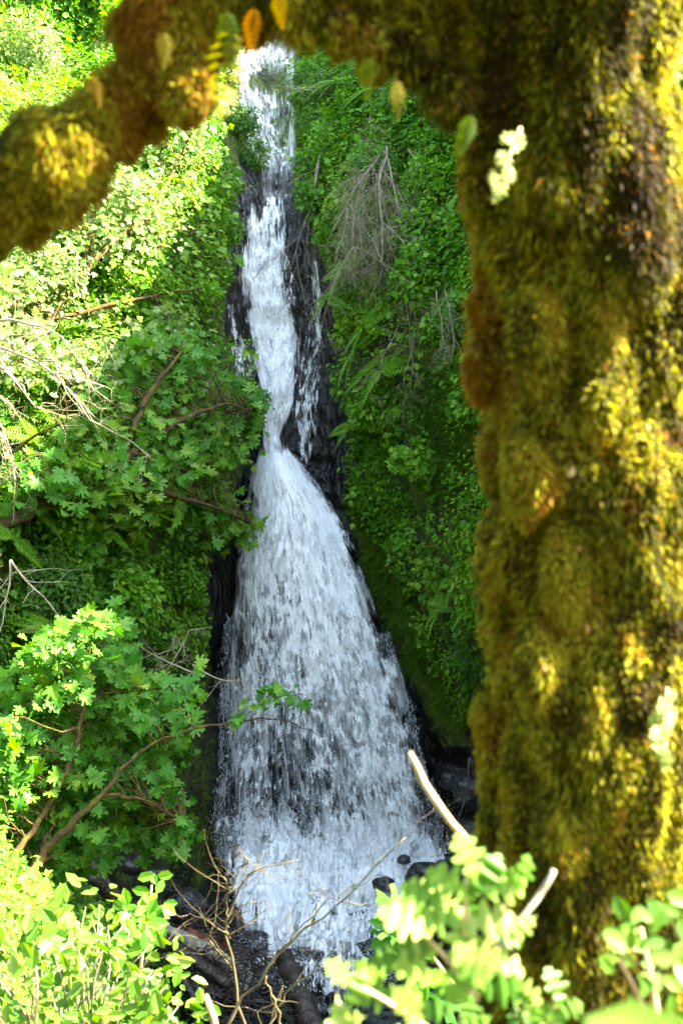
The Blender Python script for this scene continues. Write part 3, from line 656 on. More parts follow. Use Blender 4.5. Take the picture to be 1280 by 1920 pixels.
# sunlit vine maple, upper left
tree('vine_maple', 'sunlit vine maple with pale bright leaves arching toward the upper cascade', 'tree', (-160, 900, 24),
     [[(-160, 900, 24, .10), (20, 700, 24.4, .08), (150, 520, 25.3, .055), (290, 380, 27, .035), (345, 280, 28.6, .02), (370, 230, 29.4, .01)], [(100, 600, 24.9, .04), (260, 560, 26.2, .03), (385, 540, 28, .012)], [(150, 520, 25.3, .04), (180, 400, 26.4, .02), (200, 330, 27, .01)], [(230, 440, 26.4, .03), (330, 430, 27.6, .02), (390, 440, 28.8, .008)]],
     [(120, 400), (190, 310), (320, 265), (335, 165), (362, 180), (385, 250), (382, 330), (378, 400), (378, 480), (425, 590), (440, 612), (385, 650), (330, 620), (180, 690), (60, 700), (-60, 640), (-60, 520), (40, 500)],
     lambda px, py: np.clip(on_cliff(px, py, 0)[..., 1]-1.3, 0, 28.8), 270, MAPLE, .135, M['leaf_sunlit'], M['bark'], nleaf=30, rad=.42, rb=.5, seed=1, gaps=.38, facing=(.35, -.6, .75))
tree('bigleaf_maple', 'green bigleaf maple hanging over the narrow waist of the waterfall', 'tree', (-60, 1010, 22.3),
     [[(-60, 1010, 22.3, .13), (60, 960, 22.7, .11), (200, 880, 23.4, .09), (320, 800, 24.6, .06), (420, 760, 26, .03), (470, 770, 27, .012)], [(200, 880, 23.4, .07), (300, 920, 24.2, .05), (400, 950, 25.4, .03), (470, 980, 26.4, .012)], [(230, 860, 23.6, .06), (280, 740, 24.2, .05), (340, 660, 25, .02)], [(100, 930, 22.9, .06), (120, 860, 23, .04)]],
     [(190, 690), (250, 640), (340, 610), (390, 690), (450, 720), (475, 760), (450, 790), (455, 850), (420, 860), (410, 900), (430, 930), (480, 985), (470, 1005), (390, 1010), (340, 990), (300, 960), (230, 950), (200, 920), (120, 930), (50, 910), (60, 860), (150, 810), (200, 760)],
     lambda px, py: np.clip(on_cliff(px, py, 0)[..., 1]-1.4, 0, 27.6), 300, BIGLEAF, .195, M['leaf_maple'], M['bark'], nleaf=13, rad=.42, rb=.68, seed=2, facing=(.2, -.7, .75), extra=[(478, 985, 26.6), (455, 1000, 26.5)])
tree('bigleaf_maple', 'bigleaf maple sapling with leaning mossy stems at the foot of the bank', 'tree', (-60, 1780, 15.5),
     [[(-60, 1780, 15.5, 0.0680), (20, 1690, 16, 0.0612), (90, 1590, 16.3, 0.0510), (190, 1490, 16.6, 0.0340), (260, 1410, 17, 0.0204), (350, 1370, 17.6, 0.0150), (440, 1355, 18.2, 0.0122), (510, 1347, 18.6, 0.0095), (580, 1368, 19, 0.0061), (640, 1390, 19.3, 0.0034)],
      [(0, 1640, 16, 0.0476), (60, 1560, 16.4, 0.0374), (130, 1430, 16.8, 0.0340), (160, 1320, 17, 0.0238), (170, 1210, 17.2, 0.0102)], [(190, 1490, 16.6, 0.0272), (270, 1500, 17, 0.0170), (340, 1540, 17.4, 0.0068)],
      [(440, 1355, 18.2, 0.0068), (480, 1330, 18.4, 0.0061), (520, 1300, 18.6, 0.0048), (590, 1300, 18.8, 0.0034), (613, 1280, 18.9, 0.0020)], [(528, 1295, 18.6, 0.0041), (528, 1260, 18.6, 0.0027), (518, 1240, 18.6, 0.0014)], [(160, 1320, 17, 0.0204), (230, 1290, 17.3, 0.0136), (330, 1300, 17.8, 0.0068)]],
     [(50, 1210), (110, 1165), (190, 1160), (250, 1220), (300, 1260), (395, 1270), (385, 1310), (330, 1320), (370, 1370), (350, 1400), (290, 1420), (330, 1500), (345, 1560), (300, 1590), (250, 1560), (200, 1590), (140, 1620), (100, 1700), (20, 1740), (-80, 1700), (-80, 1360), (40, 1340)],
     lambda px, py: 16.9+px*.004, 280, BIGLEAF, .17, M['leaf_maple'], M['bark'], nleaf=12, rad=.28, rb=.5, seed=3, facing=(.15, -.75, .7),
     extra=[(448, 1338, 18.2), (500, 1305, 18.5), (515, 1296, 18.6), (545, 1296, 18.6), (345, 1545, 17.4), (330, 1560, 17.4), (475, 1318, 18.4)])

def shrub(px, py, rpx, label, tmpl=OVAL, size=.09, m='leaf_cover', n=900, rb=.5, out=.55, name='shrub', cat='shrub', squash=1.0, group=None, Yc=None, stems=9, flower=False):
    P0 = on_cliff(px, py, 0) if Yc is None else at(px, py, Yc); Nn = cliff_normal(P0[None])[0]; r = rpx*K*P0[1]
    root = empty(name, P0, label, cat, group); c = P0+Nn*r*out+np.array([0, 0, .1*r])
    nc = max(10, n//22); d = norm(rng.normal(0, 1, (nc, 3))); d[:, 1] = -np.abs(d[:, 1])
    cc = c+d*(rng.uniform(.35, 1, nc)**.6*r)[:, None]*np.array([1, .7, squash]); cc = cc[fbm(cc, 1.2/r, 3, px) > -.22]
    G = Geo(); B = Geo(); sr = r*.28
    for q in cc:
        w = norm((q-c)/r*.7+np.array([.1, -.45, .6])+rng.normal(0, .25, 3)); u = norm(np.cross(w, rng.normal(0, 1, 3))); v = np.cross(w, u)
        leaf_spray(G, q, sr, 22, tmpl, size, (u, v, w), rbias=rb+.25*float(fbm(q, 1.5, 2, 5)), flat=.4)
    for i in range(min(stems*2, len(cc))):
        V, F = tube(twig_path(P0-Nn*.05, cc[i], 6, .05, .2), np.linspace(.018, .004, 6), 5); B.add(V, F)
    B.build('stems', M['greybark'], root); G.build('foliage', M[m], root, smooth=False); return root
SH = [
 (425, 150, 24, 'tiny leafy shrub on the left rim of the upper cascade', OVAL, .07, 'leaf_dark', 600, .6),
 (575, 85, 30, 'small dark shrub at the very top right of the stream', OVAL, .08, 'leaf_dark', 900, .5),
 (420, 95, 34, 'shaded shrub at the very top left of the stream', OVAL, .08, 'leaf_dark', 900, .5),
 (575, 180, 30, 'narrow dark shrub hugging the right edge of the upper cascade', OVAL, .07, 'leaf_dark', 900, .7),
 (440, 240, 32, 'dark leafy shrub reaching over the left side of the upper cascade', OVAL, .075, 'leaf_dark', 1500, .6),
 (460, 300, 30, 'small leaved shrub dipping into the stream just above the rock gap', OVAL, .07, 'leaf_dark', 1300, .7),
 (405, 370, 38, 'dense green shrub below the sunlit maple tips beside the dark gap', OVAL, .075, 'leaf_cover', 1100, .5),
 (408, 440, 32, 'leafy shrub hanging beside the head of the middle fall', OVAL, .075, 'leaf_cover', 900, .45),
 (400, 520, 26, 'little green shrub on wet rock under the maple', OVAL, .075, 'leaf_cover', 500, .6),
 (455, 755, 34, 'yellow green shrub at the waist of the waterfall', OVAL, .085, 'leaf_cover_b', 700, .45),
 (25, 130, 70, 'pale sunlit shrub high on the bank above the mossy limb', OVAL, .10, 'leaf_sunlit', 2600, .7),
 (110, 330, 60, 'sunlit bush just beyond the mossy limb', OVAL, .10, 'leaf_sunlit', 2000, .6),
 (60, 560, 80, 'broad sunlit bush with blown out pale leaves', OVAL, .10, 'leaf_sunlit', 3200, .65),
 (150, 700, 60, 'sunlit bush next to the tangle of bare branches', OVAL, .09, 'leaf_sunlit', 1600, .55),
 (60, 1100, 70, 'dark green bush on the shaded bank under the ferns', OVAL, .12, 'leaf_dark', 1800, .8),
 (215, 1120, 62, 'round leaved bush in the middle of the shaded bank', OVAL, .15, 'leaf_cover', 1300, .65),
 (320, 1080, 52, 'soft green bush at the edge of the dark hollow', OVAL, .10, 'leaf_cover', 1500, .6),
 (330, 1180, 40, 'small bush clinging to the lip beside the lower fall', OVAL, .08, 'leaf_cover', 1000, .6),
 (120, 1000, 60, 'lush bush below the hanging bigleaf maple', MAPLE, .17, 'leaf_cover', 900, .4),
 (625, 190, 42, 'round dark shrub at the crest beside the upper cascade', OVAL, .08, 'leaf_dark', 1600, .75),
 (700, 190, 55, 'leafy shrub under the mossy arching limb', OVAL, .085, 'leaf_cover', 1800, .4),
 (790, 210, 50, 'bright green shrub tucked into the crook of the mossy tree', OVAL, .085, 'leaf_cover', 1600, .55),
 (640, 290, 50, 'shrub overhanging the pale bare branches near the cascade', OVAL, .08, 'leaf_cover', 1600, .5),
 (730, 330, 50, 'shrub above the curtain of bare hanging branches', OVAL, .085, 'leaf_cover', 1400, .45),
 (620, 385, 42, 'light green shrub between the two bare branch tangles', MAPLE, .10, 'leaf_cover_b', 1100, .5),
 (820, 340, 45, 'shrub at the edge of the trunk above the brambles', OVAL, .08, 'leaf_cover', 1200, .55),
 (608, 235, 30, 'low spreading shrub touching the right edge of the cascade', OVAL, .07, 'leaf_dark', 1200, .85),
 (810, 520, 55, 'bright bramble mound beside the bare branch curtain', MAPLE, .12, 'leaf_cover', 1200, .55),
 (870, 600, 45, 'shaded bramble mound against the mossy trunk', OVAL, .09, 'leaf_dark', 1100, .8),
 (730, 760, 52, 'broad patch of round leaved creeper below the ferns', OVAL, .12, 'leaf_cover', 1300, .6),
 (800, 860, 50, 'loose leafy creeper above the mossy patch', MAPLE, .11, 'leaf_cover', 900, .55),
 (790, 1010, 36, 'small leafy clump over the mossy ledge', MAPLE, .10, 'leaf_cover', 700, .6),
 (830, 1080, 40, 'leafy clump above the low ferns', MAPLE, .11, 'leaf_cover', 700, .6),
 (880, 1220, 36, 'dim leafy clump low on the wall by the trunk', OVAL, .09, 'leaf_dark', 700, .7),
]
for s in SH: shrub(*s[:4], tmpl=s[4], size=s[5], m=s[6], n=s[7], rb=s[8], group='shrubs clinging to the gorge walls')

# ferns
def fern(px, py, Lpx, label, nf=9, spread=1.0, m='fern', rb=.55, Yc=None, tmpl=FROND, group='ferns on the gorge walls', name='fern'):
    P0 = on_cliff(px, py, 1.25) if Yc is None else at(px, py, Yc); L = 1.45*Lpx*K*P0[1]; Nn = np.array([0, -1, 0.]) if Yc is not None else cliff_normal(P0[None])[0]
    root = empty(name, P0, label, 'fern', group)
    for i in range(nf):
        a = (i/(nf-1)-.5)*math.pi*1.25*spread+rng.normal(0, .1)
        hd = norm(np.array([math.sin(a), 0, .75*math.cos(a)+.2])+Nn*rng.uniform(.15, .5)); nr = norm(Nn*.9+np.array([0, 0, .55])+rng.normal(0, .15, 3))
        x, y, z = frames(nr[None], hd[None]); t = tmpl[0].copy(); t[:, 2] -= .12*t[:, 1]**2; t[:, 0] *= 1.15
        V, F = instance(t, tmpl[1], P0[None]+rng.normal(0, .02, (1, 3)), x, y, z, L*rng.uniform(.75, 1.15))
        make('frond', V, F, M[m], root, smooth=False, rnd=np.full(len(V), np.clip(rb+rng.normal(0, .12), 0, 1)))
FE = [(665, 655, 55, 'bright fern on the rock edge beside the thin trickle'), (680, 612, 50, 'upright fern above the group beside the trickle'), (715, 700, 50, 'fern spreading into the creepers under the hanging branches'), (655, 800, 52, 'lone fern over bare wet rock at the waist of the fall'),
 (680, 700, 40, 'small fern directly beneath the bright edge fern'), (610, 560, 36, 'small pale fern at the head of the wet rock face'), (640, 505, 40, 'thin fern hanging under the bare branches'), (850, 1090, 48, 'largest fern low on the wall by the trunk'), (880, 1130, 42, 'fern wedged between ledge and trunk'), (820, 1140, 40, 'drooping fern over the mossy ledge'),
 (700, 160, 44, 'fern below the arching limb at the crest'), (630, 150, 36, 'broad fern by the pale sticks at the crest'), (250, 985, 42, 'drooping fern under the hanging maple'), (215, 1010, 46, 'dark fern beneath the curved mossy root'), (60, 940, 60, 'long sword fern on the dark bank'), (20, 1010, 60, 'sword fern at the rim of the dark bank'), (60, 820, 55, 'yellowish fern below the bare branches'), (130, 800, 50, 'fern beside the leaning bare stems'), (90, 1180, 46, 'fern behind the maple sapling'), (390, 985, 34, 'small fern at the lip of the dark hollow')]
for f in FE: fern(*f)

# dead branches
def twiggy(G, p, d, L, r, depth, droop=.25, kids=5, seg=9):
    n = 8; pts = [p.copy()]; c = norm(d)
    for i in range(n-1):
        c = norm(c+rng.normal(0, .13, 3)+np.array([0, 0, -droop/n*2])); pts.append(pts[-1]+c*L/(n-1))
    pts = np.array(pts); V, F = tube(pts, np.linspace(r, r*.35, n), seg if r > .01 else 4, .15 if r > .02 else 0); G.add(V, F)
    if depth <= 0: return
    for k in range(kids):
        i = rng.integers(1, n); a = pts[i]; dd = norm((pts[min(i+1, n-1)]-pts[i-1])+rng.normal(0, .45, 3)); twiggy(G, a, dd, L*rng.uniform(.35, .65), r*.45, depth-1, droop, kids, seg)
def dead(px, py, dirs, L, r, label, depth=3, droop=.35, kids=5, m='twig', Yc=None, off=.5, name='bare_branch', group='bare dead branches'):
    P0 = on_cliff(px, py, off) if Yc is None else at(px, py, Yc)
    root = empty(name, P0, label, 'branch', group); G = Geo()
    for d in dirs: twiggy(G, P0+(rng.normal(0, .22, 3)*[1, .4, .5] if len(dirs) > 2 else 0), np.array(d, float), L*rng.uniform(.85, 1.15), r, depth, droop, kids)
    G.build('twigs', M[m], root)
dead(722, 285, [(-.4, -1.2, -.6), (-.15, -1.2, -.7), (.05, -1.2, -.6), (.3, -1.2, -.6)], 2.8, .024, 'curtain of pale bare branches hanging down the wall', 3, .5, 8, 'shadetwig', off=.85)
dead(765, 280, [(.35, -1, -.6), (.7, -1, -.35)], 2.0, .022, 'bare branches arching outward next to the curtain of dead twigs', 3, .6, 5, 'shadetwig', off=.4)
dead(600, 290, [(-.35, -.4, -1), (-.15, -.4, -1)], 2.2, .02, 'bare branches drooping beside the dark gap of the stream', 3, .35, 6, 'shadetwig', off=1.0)
dead(620, 170, [(-1, -.3, .35), (-.7, -.3, .1)], 1.1, .014, 'thin pale sticks leaning over the top cascade', 2, .1, 4, off=.6)
dead(-30, 620, [(1, -.4, .15), (1, -.4, -.2), (.8, -.4, -.5)], 2.1, .028, 'tangle of sunlit bare branches sweeping across the bank', 3, .1, 4, Yc=22.5)
dead(-30, 700, [(.4, -.4, -1), (.1, -.4, -1)], 1.6, .026, 'sunlit bare branches drooping at the rim of the bank', 3, .3, 6, Yc=22.3)
dead(850, 560, [(-.2, -.4, -1), (.2, -.4, -1), (0, -.5, -.8)], 1.2, .012, 'brown dry vines trailing through the brambles by the trunk', 3, .5, 5, 'shadetwig', off=.8)
dead(760, 620, [(-.1, -.4, -1), (.3, -.4, -1), (-.4, -.5, -.8)], 1.2, .010, 'thin dry stems trailing below the curtain of dead twigs', 3, .5, 5, 'shadetwig', off=.8)
dead(20, 850, [(.8, -.3, .6)], 1.2, .03, 'thick leaning bare stem under the drooping twigs', 2, -.1, 3, 'bark', Yc=22.5)
dead(330, 1260, [(.5, -.3, .8), (-.6, -.3, .5), (.6, -.3, -.2)], .9, .014, 'small forked dead branch lit by a spot of sun near the lip', 3, .0, 4, Yc=22)
dead(20, 1050, [(.6, -.3, -.7), (.1, -.3, -1)], 1.4, .018, 'thin lichened twigs hanging in front of the shaded bank', 2, .2, 4, Yc=20)
dead(880, 1420, [(-.3, -.3, -.9), (.1, -.3, -1)], 1.1, .03, 'dark dead branches above the wet boulders', 2, .1, 4, 'log', Yc=26.5)
dead(420, 850, [(-.3, -.3, -.9), (.2, -.3, -.9), (-.7, -.3, -.5)], .9, .012, 'fine dead twigs on the dark wall beside the waist', 3, .3, 5, 'bark', off=.3)

# ------------------------------------------------------------------ boulders, logs at the pool
def boulder(px, py, Y, rpx, label, sx=1., sz=.8, seed=0):
    import bmesh
    P0 = at(px, py, Y); r = rpx*K*Y; bm = bmesh.new(); bmesh.ops.create_icosphere(bm, subdivisions=4, radius=1); V = np.array([v.co[:] for v in bm.verts]); F = np.array([[v.index for v in f.verts] for f in bm.faces]); bm.free()
    V = V*(1+.38*fbm(V, 1.1, 2, seed)[:, None]+.12*fbm(V, 3, 3, seed+3)[:, None]); V = np.sign(V)*np.abs(V)**.85
    V = V*[r*sx, r*.9, r*sz]+P0
    o = make('boulder', V-P0, F, M['rock']); o.location = P0; tag(o, label, 'boulder', 'wet boulders at the foot of the fall')
BO = [(895, 1570, 27.6, 55, 'largest wet black boulder against the wall behind the pale stick'), (800, 1640, 26.8, 30, 'wet rock with foam spilling round it'), (757, 1612, 26.9, 12, 'small wet rock poking through the foam'), (770, 1665, 26.3, 16, 'rounded wet rock above the green leaf'), (850, 1460, 28.6, 36, 'dark boulder touching the spread edge of the lower fall'), (890, 1480, 27.6, 40, 'dark boulder under the dead branches by the trunk'), (850, 1640, 26, 44, 'flat wet boulder behind the oak leaves'),
 (720, 1660, 26, 20, 'wet rock half drowned in white water'), (480, 1770, 24.2, 30, 'black wet rock at the lower rim of the foam'), (570, 1800, 23.6, 34, 'wet rock splitting the outflow'), (500, 1840, 22.6, 36, 'dark rock among the bare twigs'), (430, 1800, 23.2, 30, 'dark rock beside the reddish logs'), (640, 1860, 22.4, 40, 'wet rock beside the leaning log'), (700, 1780, 24.0, 28, 'rock at the corner of the foam by the leaf'),
 (350, 1700, 24.5, 40, 'dry rock under the mossy wall'), (250, 1620, 23.5, 26, 'brown rock where the logs meet the bank'), (290, 1650, 23.5, 24, 'brown rock beside the upper log'), (380, 1860, 21.5, 44, 'dark stone beneath the tangled logs')]
for i, b in enumerate(BO): boulder(*b, sx=rng.uniform(.9, 1.25), sz=rng.uniform(.65, .9), seed=i*3+1)
def log(pts, label, m='log', rough=.3, seed=0):
    q = np.array([np.r_[at(p[0], p[1], p[2]), p[3]] for p in pts]); s = spline(q, 26); c = s[:, :3].mean(0)
    s[:, :3] += rng.normal(0, .008, (26, 3)); V, F = tube(s[:, :3], s[:, 3], 14, rough, seed); root = None
    o = make('log', V-c, F, M[m]); o.location = c; tag(o, label, 'log', 'fallen logs by the pool')
log([(165, 1640, 21, .10), (260, 1720, 21.4, .12), (350, 1790, 21.8, .12), (460, 1860, 22, .10)], 'long dark log sloping down from the bank', seed=1)
log([(250, 1730, 20.6, .07), (350, 1790, 20.8, .09), (430, 1850, 20.8, .08)], 'slim brown log lying below the long dark one', seed=2)
log([(310, 1745, 22, .11), (400, 1790, 22.2, .14), (470, 1835, 22.4, .09)], 'grey weathered log beside the broken reddish wood', 'greybark', .4, 3)
log([(345, 1752, 22.8, .14), (390, 1775, 22.8, .20), (440, 1798, 22.9, .06)], 'broken log with raw reddish wood', 'logred', .7, 4)
log([(305, 1740, 22.6, .05), (350, 1768, 22.4, .10), (385, 1790, 22.3, .04)], 'short reddish splintered log', 'logred', .7, 5)
log([(440, 1705, 24.6, .08), (455, 1760, 24.2, .11), (470, 1770, 24, .08)], 'stubby upright snag at the rim of the foam', 'log', .5, 6)
log([(530, 1790, 22.4, .16), (560, 1860, 21.6, .20), (590, 1940, 20.8, .20)], 'thick dark log leaning in the outflow below the foam', 'log', .25, 7)
log([(300, 1750, 20.9, .05), (340, 1830, 20.6, .06), (380, 1900, 20.3, .05)], 'splintered thin log pointing down to the stream', 'log', .5, 8)
log([(160, 1600, 23.4, .10), (190, 1650, 23.2, .12), (240, 1700, 23.0, .10)], 'brown curved log at the head of the pile', 'log', .4, 9)
# ------------------------------------------------------------------ litter between them
def litter():
    n = 1800; px = rng.uniform(150, 520, n); py = rng.uniform(1590, 1920, n)
    Y = np.interp(py, [1590, 1700, 1800, 1920], [24.5, 23.2, 21.6, 19.5])+rng.uniform(-.2, .5, n); k = (px > np.interp(py, [1590, 1650, 1920], [150, 210, 390])) & (py > np.interp(px, [150, 400, 450, 620], [1590, 1700, 1760, 1800])); P = at(px, py, Y)[k]
    G = Geo()
    for p in P[:420]:
        L = rng.uniform(.1, .7); d = norm(rng.normal(0, 1, 3)*[1, .7, .5]+[.5, 0, -.3]); V, F = tube(twig_path(p, p+d*L, 4, 0, .15), np.linspace(rng.uniform(.006, .02), .004, 4), 5); G.add(V, F)
    tag(G.build('driftwood_litter', M['log']), 'broken sticks and bark strewn between the logs and rocks', 'debris', kind='stuff')
litter()

# ------------------------------------------------------------------ the mossy foreground tree
TD = 1.95
def build_moss_tree():
    root = empty('mossy_tree', at(1100, 2600, TD), 'big foreground trunk shaggy with golden moss and one limb arching across', 'tree')
    k = K*TD
    tr = [(1055, -700, TD, 180), (1055, -250, TD, 178), (1062, 60, TD, 172), (1070, 200, TD, 174), (1096, 350, TD, 178), (1102, 600, TD, 182), (1112, 900, TD, 186), (1112, 1150, TD, 190), (1108, 1400, TD, 196), (1110, 1650, TD, 192), (1115, 1900, TD, 180), (1115, 2300, TD, 200), (1115, 2700, TD, 260)]
    lm = [(1065, 60, TD+.02, 160), (990, -5, TD, 145), (890, -45, TD, 122), (780, -72, TD-.02, 92), (680, -74, TD-.03, 84), (580, -66, TD-.05, 80), (470, -62, TD-.07, 70), (390, -15, TD-.08, 50), (322, 100, TD-.1, 40), (228, 196, TD-.12, 42), (122, 278, TD-.14, 34), (0, 328, TD-.16, 36), (-120, 360, TD-.18, 80), (-300, 420, TD-.2, 90)]
    st = [(300, 20, TD-.1, 66), (325, 90, TD-.12, 52), (344, 150, TD-.14, 40), (352, 195, TD-.15, 34), (356, 222, TD-.15, 10)]
    hang = [(20, 300, TD-.16, 60), (15, 370, TD-.16, 48), (8, 430, TD-.16, 28), (5, 480, TD-.16, 8)]
    hg2 = [(85, 300, TD-.15, 45), (88, 360, TD-.15, 32), (92, 410, TD-.15, 10)]
    surf = []
    def body(name, L, mt, seg=90, n=160, amp=1., par=root):
        q = np.array([np.r_[at(p[0], p[1], p[2]), p[3]*k] for p in L]); s = spline(q, n)
        V, F = tube(s[:, :3], s[:, 3], seg, 0); ctr = np.repeat(s[:, :3], seg, 0); ctr = np.concatenate([ctr, s[:1, :3], s[-1:, :3]])
        d = norm(V-ctr+1e-9)
        disp = (.034*fbm(V, 7, 3, 3)+.034*fbm(V*[1, 1, .5], 20, 3, 4)+.008*fbm(V, 60, 2, 5))*amp
        V = V+d*disp[:, None]; make(name, V, F, mt, par); surf.append((V, d, F[0]))
    body('trunk', tr, M['mossbase']); body('limb', lm, M['mossbase'], 64, 200); body('stub', st, M['mossbase'], 40, 30, .6)
    body('moss_clump', hang, M['mossbase'], 30, 30, .8); body('moss_clump', hg2, M['mossbase'], 30, 24, .8)
    clumps = [(60, 370, 34, 90), (130, 330, 30, 70), (180, 290, 30, 60), (240, 225, 32, 60), (290, 190, 26, 60), (345, 180, 30, 40), (400, 10, 20, 70), (470, 30, 16, 40), (560, 20, 22, 40), (640, 40, 20, 60), (700, 70, 26, 70), (760, 70, 20, 70), (835, 130, 20, 80), (-40, 400, 40, 110), (900, 330, 22, 80), (905, 640, 24, 100), (925, 820, 22, 110), (925, 1060, 24, 100), (905, 1300, 26, 110), (915, 1520, 26, 90), (1180, 420, 40, 160), (1000, 560, 40, 180), (1060, 980, 46, 220), (1010, 1180, 40, 180), (1150, 1350, 40, 160), (1040, 1480, 44, 200), (980, 820, 36, 160), (1120, 700, 40, 160)]
    for i, (cx, cy, cr, cl) in enumerate(clumps):
        on_trunk = cx > 880 and cy > 300; yy = TD-(.125 if cx > 960 and on_trunk else .03 if on_trunk else .10)
        body('moss_clump', [(cx, cy-10, yy+.02, cr*.5), (cx+rng.normal(0, 4), cy+cl*.3, yy, cr), (cx+rng.normal(0, 5), cy+cl*.7, yy, cr*.7), (cx+rng.normal(0, 6), cy+cl, yy+.01, 4)], M['mossbase'], 18, 16, .35)
    # moss strands
    parts = []
    for (V, d, Q), n in zip(surf, [320000, 160000, 12000, 12000, 8000]+[int(60*c[2]*c[3]/45) for c in clumps]):
        f = Q[rng.integers(0, len(Q), n*3)]; w = rng.dirichlet([1, 1, 1, 1], n*3)
        P = (V[f]*w[..., None]).sum(1); D = norm((d[f]*w[..., None]).sum(1))
        # mostly the side that can be seen, thinner behind; clumped
        px, py = proj(P); vis = (px > -150) & (px < 1420) & (py > -200) & (py < 2050)
        pr = np.where(vis, 1, .12)*np.where(D[:, 1] < .35, 1, .3)*(.3+.7*sm(fbm(P*[1, 1, .55], 17, 3, 8), -.3, .12))
        kk = np.nonzero(rng.random(n*3) < pr)[0][:n]; parts.append((P[kk], D[kk]))
    P = np.concatenate([a for a, b in parts]); D = np.concatenate([b for a, b in parts]); n = len(P)
    clump = fbm(P*[1, 1, .5], 11, 3, 12)
    L = (.009+.022*sm(clump, 0, .5)+.008*rng.random(n))*rng.uniform(.45, 1.1, n)
    c = norm(D*1.0+np.array([0, 0, -.35])+rng.normal(0, .55, (n, 3))); side = norm(np.cross(c, rng.normal(0, 1, (n, 3)))); w = rng.uniform(.0008, .0021, n)
    p = P-D*.003; pts = []
    for i in range(4):
        ww = (w*(1, 1.1, .8, .25)[i])[:, None]; pts += [p-side*ww, p+side*ww]; p = p+c*(L/3)[:, None]; c = norm(c+np.array([0, 0, -.75])+rng.normal(0, .3, (n, 3)))
    V = np.stack(pts, 1).reshape(-1, 3); F = np.array([[0, 1, 3, 2], [2, 3, 5, 4], [4, 5, 7, 6]]); F = (F[None]+(np.arange(n)*8)[:, None, None]).reshape(-1, 4)
    r = np.clip(.46+.45*fbm(P, 2.5, 2, 18)+.5*fbm(P*[1, 1, .6], 8, 3, 15)+.5*fbm(P*[1, 1, .4], 30, 2, 16)+rng.normal(0, .16, n), 0, .97); r = np.where(rng.random(n) < .05, 1., r)
    rr = np.repeat(r, 8).reshape(n, 8); rr[:, 4:] = np.clip(rr[:, 4:]+.08, 0, 1)
    o = make('moss', V, F, M['moss'], root, rnd=rr.ravel()); o['kind'] = 'stuff'
    # pale lichen and torn scraps
    G = Geo(); m = 36; P2 = []
    idx = rng.integers(0, len(P), m*6); k2 = [i for i in idx if D[i, 1] < -.1][:m]
    for i in k2:
        a = P[i]+D[i]*.012; hd = norm(np.array([rng.normal(0, .5), -.3, -1])); x, y, z = frames(norm(D[i]+rng.normal(0, .3, 3))[None], hd[None])
        V, F = instance(*OAK, a[None], x, y, z, rng.uniform(.007, .016)); G.add(V, F, .5*rng.random()**1.5)
    o = G.build('lichen', M['lichen'], root, smooth=False); o['kind'] = 'stuff'
    # unseen crown added overhead and behind the view to cut sky light
    G = Geo(); B = Geo()
    for i in range(300):
        c = np.array([rng.uniform(-5.5, 1.6), rng.uniform(-4.5, 3.2), 0]); c[2] = 2.1+.35*abs(c[1]-1)+rng.uniform(0, 1.3)
        if i >= 260: c = np.array([rng.uniform(.0, .75), rng.uniform(1.4, 2.5), rng.uniform(1.35, 2.1)])  # extra leaf clusters added to keep sun off the limb
        w = norm(np.array([0, 0, 1.])+rng.normal(0, .4, 3)); u = norm(np.cross(w, rng.normal(0, 1, 3))); leaf_spray(G, c, .5, 30, OAK, .13, (u, np.cross(w, u), w))
        a = np.array([.75, 1.95, 2.0]); V, F = tube(twig_path(a, c, 7, .05, .1), np.linspace(.03, .004, 7), 5); B.add(V, F)
    G.build('crown', M['leaf_oak'], root, smooth=False); B.build('branches', M['bark'], root)
    return root
build_moss_tree()

def sprig(name, label, cat, stem, leaves, tmpl, m, stemmat='twigpale', group=None, smooth=True, rb=.6):
    """stem: list of polylines (px,py,Y,r m); leaves: (px,py,Y,size m, heading deg in picture, tilt)"""
    root = empty(name, at(*stem[0][0][:3]), label, cat, group); B = Geo()
    for L in stem:
        q = np.array([np.r_[at(*p[:3]), p[3]] for p in L]); s = spline(q, 14); V, F = tube(s[:, :3], s[:, 3], 7, .2); B.add(V, F)
    B.build('stems', M[stemmat], root); G = Geo()
    for (px, py, Y, sz, a, t) in leaves:
        a = math.radians(a); hd = np.array([math.cos(a), rng.normal(0, .25), math.sin(a)]); nr = norm(np.array([.25+t, -1, .55])+rng.normal(0, .25, 3))
        x, y, z = frames(nr[None], hd[None]); P = at(px, py, Y); V, F = instance(*tmpl, P[None]-y*sz*.45, x, y, z, sz)
        G.add(V, F, np.clip(rb+rng.normal(0, .28), 0, 1))
    G.build('leaves', M[m], root, smooth=smooth)
def autoleaves(centres, n, spread, Y, sz, ang=(0, 360), dY=.1):
    o = []
    for cx, cy in centres:
        for i in range(n):
            o.append((cx+rng.normal(0, spread), cy+rng.normal(0, spread), Y+rng.normal(0, dY), sz*rng.uniform(.7, 1.15), rng.uniform(*ang), rng.normal(0, .2)))
    return o
OY = 1.5
oak_lv = [(878, 1615, OY, .058, 100, 0), (935, 1665, OY, .062, 25, .1), (975, 1640, OY, .045, 35, 0), (850, 1660, OY, .06, 140, 0), (800, 1680, OY, .055, 165, 0), (905, 1650, OY, .06, 60, -.2), (830, 1720, OY, .06, 185, 0), (765, 1735, OY-.03, .065, 150, .2), (900, 1730, OY, .07, 20, 0), (940, 1750, OY, .055, 0, 0), (860, 1770, OY, .07, 80, 0), (790, 1790, OY, .06, 200, 0), (735, 1800, OY, .045, 190, 0), (930, 1810, OY, .06, -20, 0), (975, 1860, OY, .05, -35, 0), (870, 1830, OY, .06, 250, 0), (640, 1830, OY-.1, .04, 130, 0), (665, 1860, OY-.1, .045, 60, 0)]
